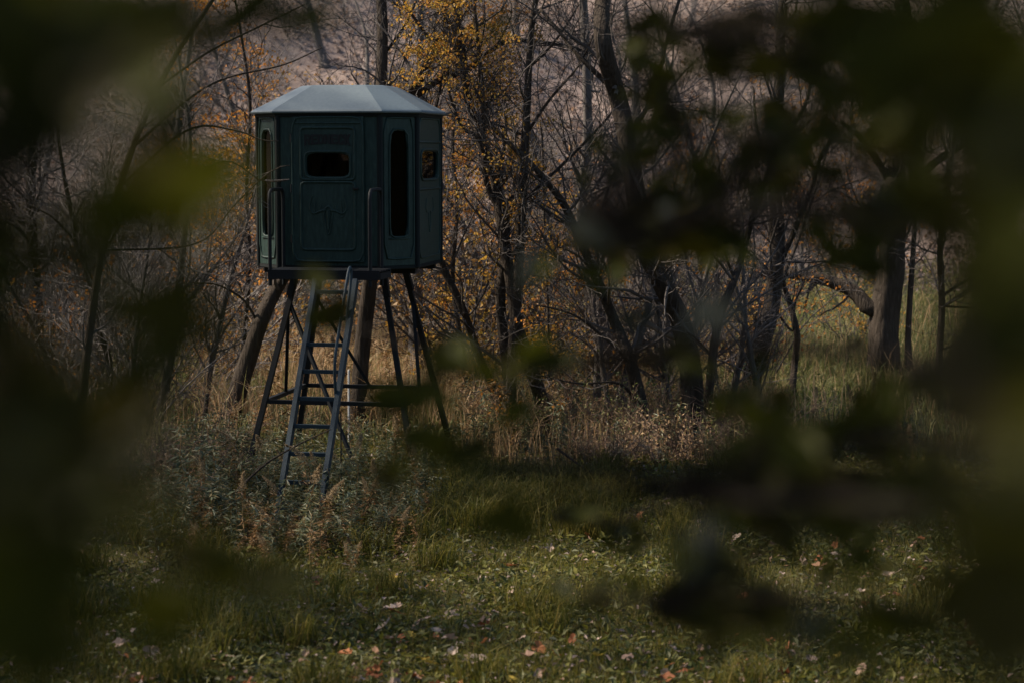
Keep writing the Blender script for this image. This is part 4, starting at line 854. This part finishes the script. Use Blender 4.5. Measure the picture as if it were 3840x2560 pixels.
RIGHT = [
    ([(2650, 250, 1.10), (2300, 130, 1.16), (2050, 60, 1.62), (1800, 100, 1.89), (1560, 60, 2.16)], [(2200, 120, 180, 130, 1.38, 12), (2290, 350, 100, 130, 1.00, 5), (1950, 110, 138, 103, 2.24, 20, .9), (1720, 90, 114, 92, 2.59, 14, .9), (1530, 90, 80, 69, 2.93, 8, .9), (2080, 260, 114, 92, 2.07, 13, .9)]),
    ([(2650, 620, 1.32), (2250, 560, 1.69), (1950, 500, 2.03), (1700, 480, 2.43), (1480, 540, 2.70), (1340, 560, 2.84)], [(2210, 560, 100, 110, 1.66, 7), (1960, 540, 103, 69, 2.59, 13, .9), (1860, 290, 103, 103, 2.76, 14, .9), (1640, 330, 92, 103, 3.10, 11, .9), (1390, 390, 57, 69, 3.79, 4, .9), (1460, 535, 114, 69, 3.45, 24, 1.2), (1590, 545, 80, 51, 3.45, 18, 1.2), (1480, 330, 69, 80, 3.45, 11, .9), (1540, 150, 69, 69, 3.45, 8, .9), (1275, 622, 60, 30, 2.73, 2, 1, 'p'), (1345, 550, 40, 40, 2.73, 2, 1, 'p'), (1750, 400, 80, 69, 3.10, 8, .9), (1740, 480, 40, 30, 2.47, 1, 1, 'p'), (2080, 440, 92, 92, 2.42, 13, .9)]),
    ([(2650, 900, 1.32), (2250, 880, 1.76), (1960, 800, 2.29), (1650, 800, 2.70), (1300, 840, 3.24), (1040, 830, 3.51), (780, 730, 3.92)], [(1040, 820, 28, 14, 2.90, 4, 1.3), (1240, 832, 45, 12, 2.80, 4, 1.2), (960, 915, 60, 16, 2.80, 4, 1.2), (1140, 845, 40, 12, 2.80, 2), (757, 718, 34, 14, 3.10, 4, 1.2), (1625, 745, 45, 30, 2.47, 2, 1, 'p'), (1550, 830, 69, 28, 3.45, 8, .9), (1960, 790, 11, 11, 3.28, 1, .8), (2250, 850, 90, 100, 1.20, 5), (1460, 730, 25, 40, 2.86, 1, .9, 'p'), (1750, 900, 69, 69, 3.10, 8, .9), (2080, 900, 92, 69, 2.59, 11, .9), (730, 640, 20, 20, 2.90, 1)]),
    ([(2650, 1250, 1.10), (2250, 1200, 1.49), (1900, 1150, 1.89), (1700, 1150, 2.16), (1300, 1090, 2.97), (1020, 1030, 3.24)], [(1790, 1060, 126, 138, 2.42, 36, .9), (2290, 1220, 120, 120, 1.00, 5), (2330, 1000, 90, 80, 1.10, 3), (1200, 1180, 80, 40, 2.20, 4), (1040, 1020, 110, 35, 2.30, 6), (930, 1090, 60, 20, 2.40, 2), (2080, 1130, 126, 92, 2.24, 18, .9), (2290, 1105, 20, 25, 1.69, 1, .8, 'p'), (2345, 1275, 20, 30, 1.56, 1, .8, 'p'), (1180, 930, 30, 30, 2.40, 2)]),
    ([(2650, 1500, 1.10), (2250, 1430, 1.49), (1900, 1350, 1.89), (1700, 1370, 2.16), (1480, 1390, 2.29)], [(1470, 1380, 126, 63, 2.93, 14, .9), (1680, 1400, 138, 92, 2.59, 24, .9), (1580, 1240, 40, 60, 2.08, 2, 1, 'p'), (1880, 1200, 126, 69, 2.42, 13, .9), (2310, 1450, 100, 110, 1.00, 4), (1290, 1350, 46, 23, 3.45, 1, .9), (2000, 1450, 114, 69, 2.24, 11, .9), (1860, 1450, 30, 30, 1.95, 1, .8, 'p')])]
RIGHT += [([(2700, 200, .95), (2350, 150, 1.0), (2100, 60, 1.1), (1950, 40, 1.3)], [(2180, 110, 170, 110, 1.05, 16), (2290, 330, 80, 110, 1.0, 10), (2000, 50, 110, 50, 1.3, 13), (2330, 620, 50, 130, 1.0, 6), (2340, 1000, 50, 150, 1.0, 6), (2330, 1350, 70, 150, 1.0, 8)])]
RIGHT += [
    ([(2700, 420, 1.76), (2250, 420, 2.56), (1900, 330, 3.10), (1620, 300, 3.65), (1480, 200, 4.05)], [(1500, 250, 70, 80, 4.00, 14, .9), (1575, 440, 80, 60, 3.73, 18, .9), (1640, 575, 80, 50, 3.73, 14, .9), (1790, 300, 80, 70, 3.45, 14, .9), (1700, 120, 80, 60, 3.73, 13, .9), (1940, 210, 80, 70, 3.31, 14, .9), (1500, 110, 60, 60, 4.14, 8, .9), (2090, 440, 70, 70, 3.04, 13, .9), (1970, 610, 80, 50, 3.31, 13, .9), (1860, 420, 80, 50, 3.45, 13, .9), (1400, 640, 60, 30, 4.00, 8, .9), (1140, 60, 40, 35, 3.2, 3, .9)]),
    ([(2700, 1050, 1.76), (2250, 1030, 2.56), (1950, 1010, 2.97), (1700, 1100, 3.38), (1400, 1200, 3.78)], [(1820, 1010, 80, 60, 3.31, 18, .9), (1890, 1140, 90, 50, 3.31, 14, .9), (1730, 1180, 80, 50, 3.45, 14, .9), (2000, 980, 70, 60, 3.17, 13, .9), (2090, 1150, 80, 60, 3.04, 14, .9), (1333, 1180, 60, 30, 3.86, 8, .9), (1430, 1240, 60, 30, 3.86, 8, .9), (2180, 900, 60, 60, 2.90, 8, .9), (1640, 1300, 70, 40, 3.59, 11, .9), (1950, 1300, 90, 60, 3.17, 11, .9), (2180, 1330, 80, 60, 2.90, 8, .9), (1700, 930, 60, 40, 3.45, 8, .9)]),
    ([(2700, 800, 0.88), (2420, 760, 0.88), (2330, 500, 0.88)], [(2330, 150, 70, 140, .8, 2), (2340, 480, 60, 140, .8, 2), (2340, 800, 60, 140, .8, 2), (2350, 1150, 60, 140, .8, 2), (2330, 1480, 90, 100, .8, 2)])]  # closest leaves, added partly to darken the right edge like lens vignetting
LEFT += [([(-300, 850, .8), (-60, 800, .8), (-20, 500, .8)], [(10, 150, 90, 190, .85, 8), (-10, 620, 60, 230, .8, 5), (50, 1060, 110, 180, .9, 12), (50, 1380, 110, 150, .9, 9), (170, 90, 150, 90, 1.0, 9), (260, 1000, 60, 110, 1.1, 4)])]  # leaf veil, added partly to darken the left edge like lens vignetting
rootL, offL = near_tree('dark leafy tree just left of the camera, its blurred branches framing the view', -1.5, 1.5, LEFT)
rootR, offR = near_tree('dark leafy tree just right of the camera, its blurred branches crossing the view', 1.6, 1.5, RIGHT)
# crowns added out of view overhead to keep the camera's place in shade
for root, off, x0, x1 in ((rootL, offL, -8, .8), (rootR, offR, .6, 8)):
    n = 22000; pos = np.stack([rng.uniform(x0, x1, n), rng.uniform(-5, 9, n), 5.6 + rng.uniform(0, 2.6, n)], 1)
    keep = pos[:, 2] > 4 + .12 * np.maximum(pos[:, 1], 0) + .5; pos = pos[keep]; n = len(pos)
    V, F = leafs(pos, rng.normal(0, 1, (n, 3)), rng.normal(0, .6, (n, 3)) + [0, 0, 1], rng.uniform(.14, .26, n), rng.uniform(.09, .16, n))
    o = obj('crown', V, F, M['shade_canopy'], root, False, off); o["kind"] = "stuff"

# things that look alike in one place are told apart by their order from the left
ORD = 'first second third fourth fifth sixth seventh eighth ninth tenth eleventh twelfth thirteenth fourteenth fifteenth sixteenth'.split()
by = {}
for o in SC.objects:
    if o.parent is None and "label" in o and o.get("kind") != "stuff": by.setdefault(o["label"], []).append(o)
for lb, os_ in by.items():
    if 2 <= len(os_) <= 16:
        os_.sort(key=lambda o: o.location.x / max(o.location.y, 1))
        for q, o in enumerate(os_): o["label"] = f"{lb}, {ORD[q]} from left"
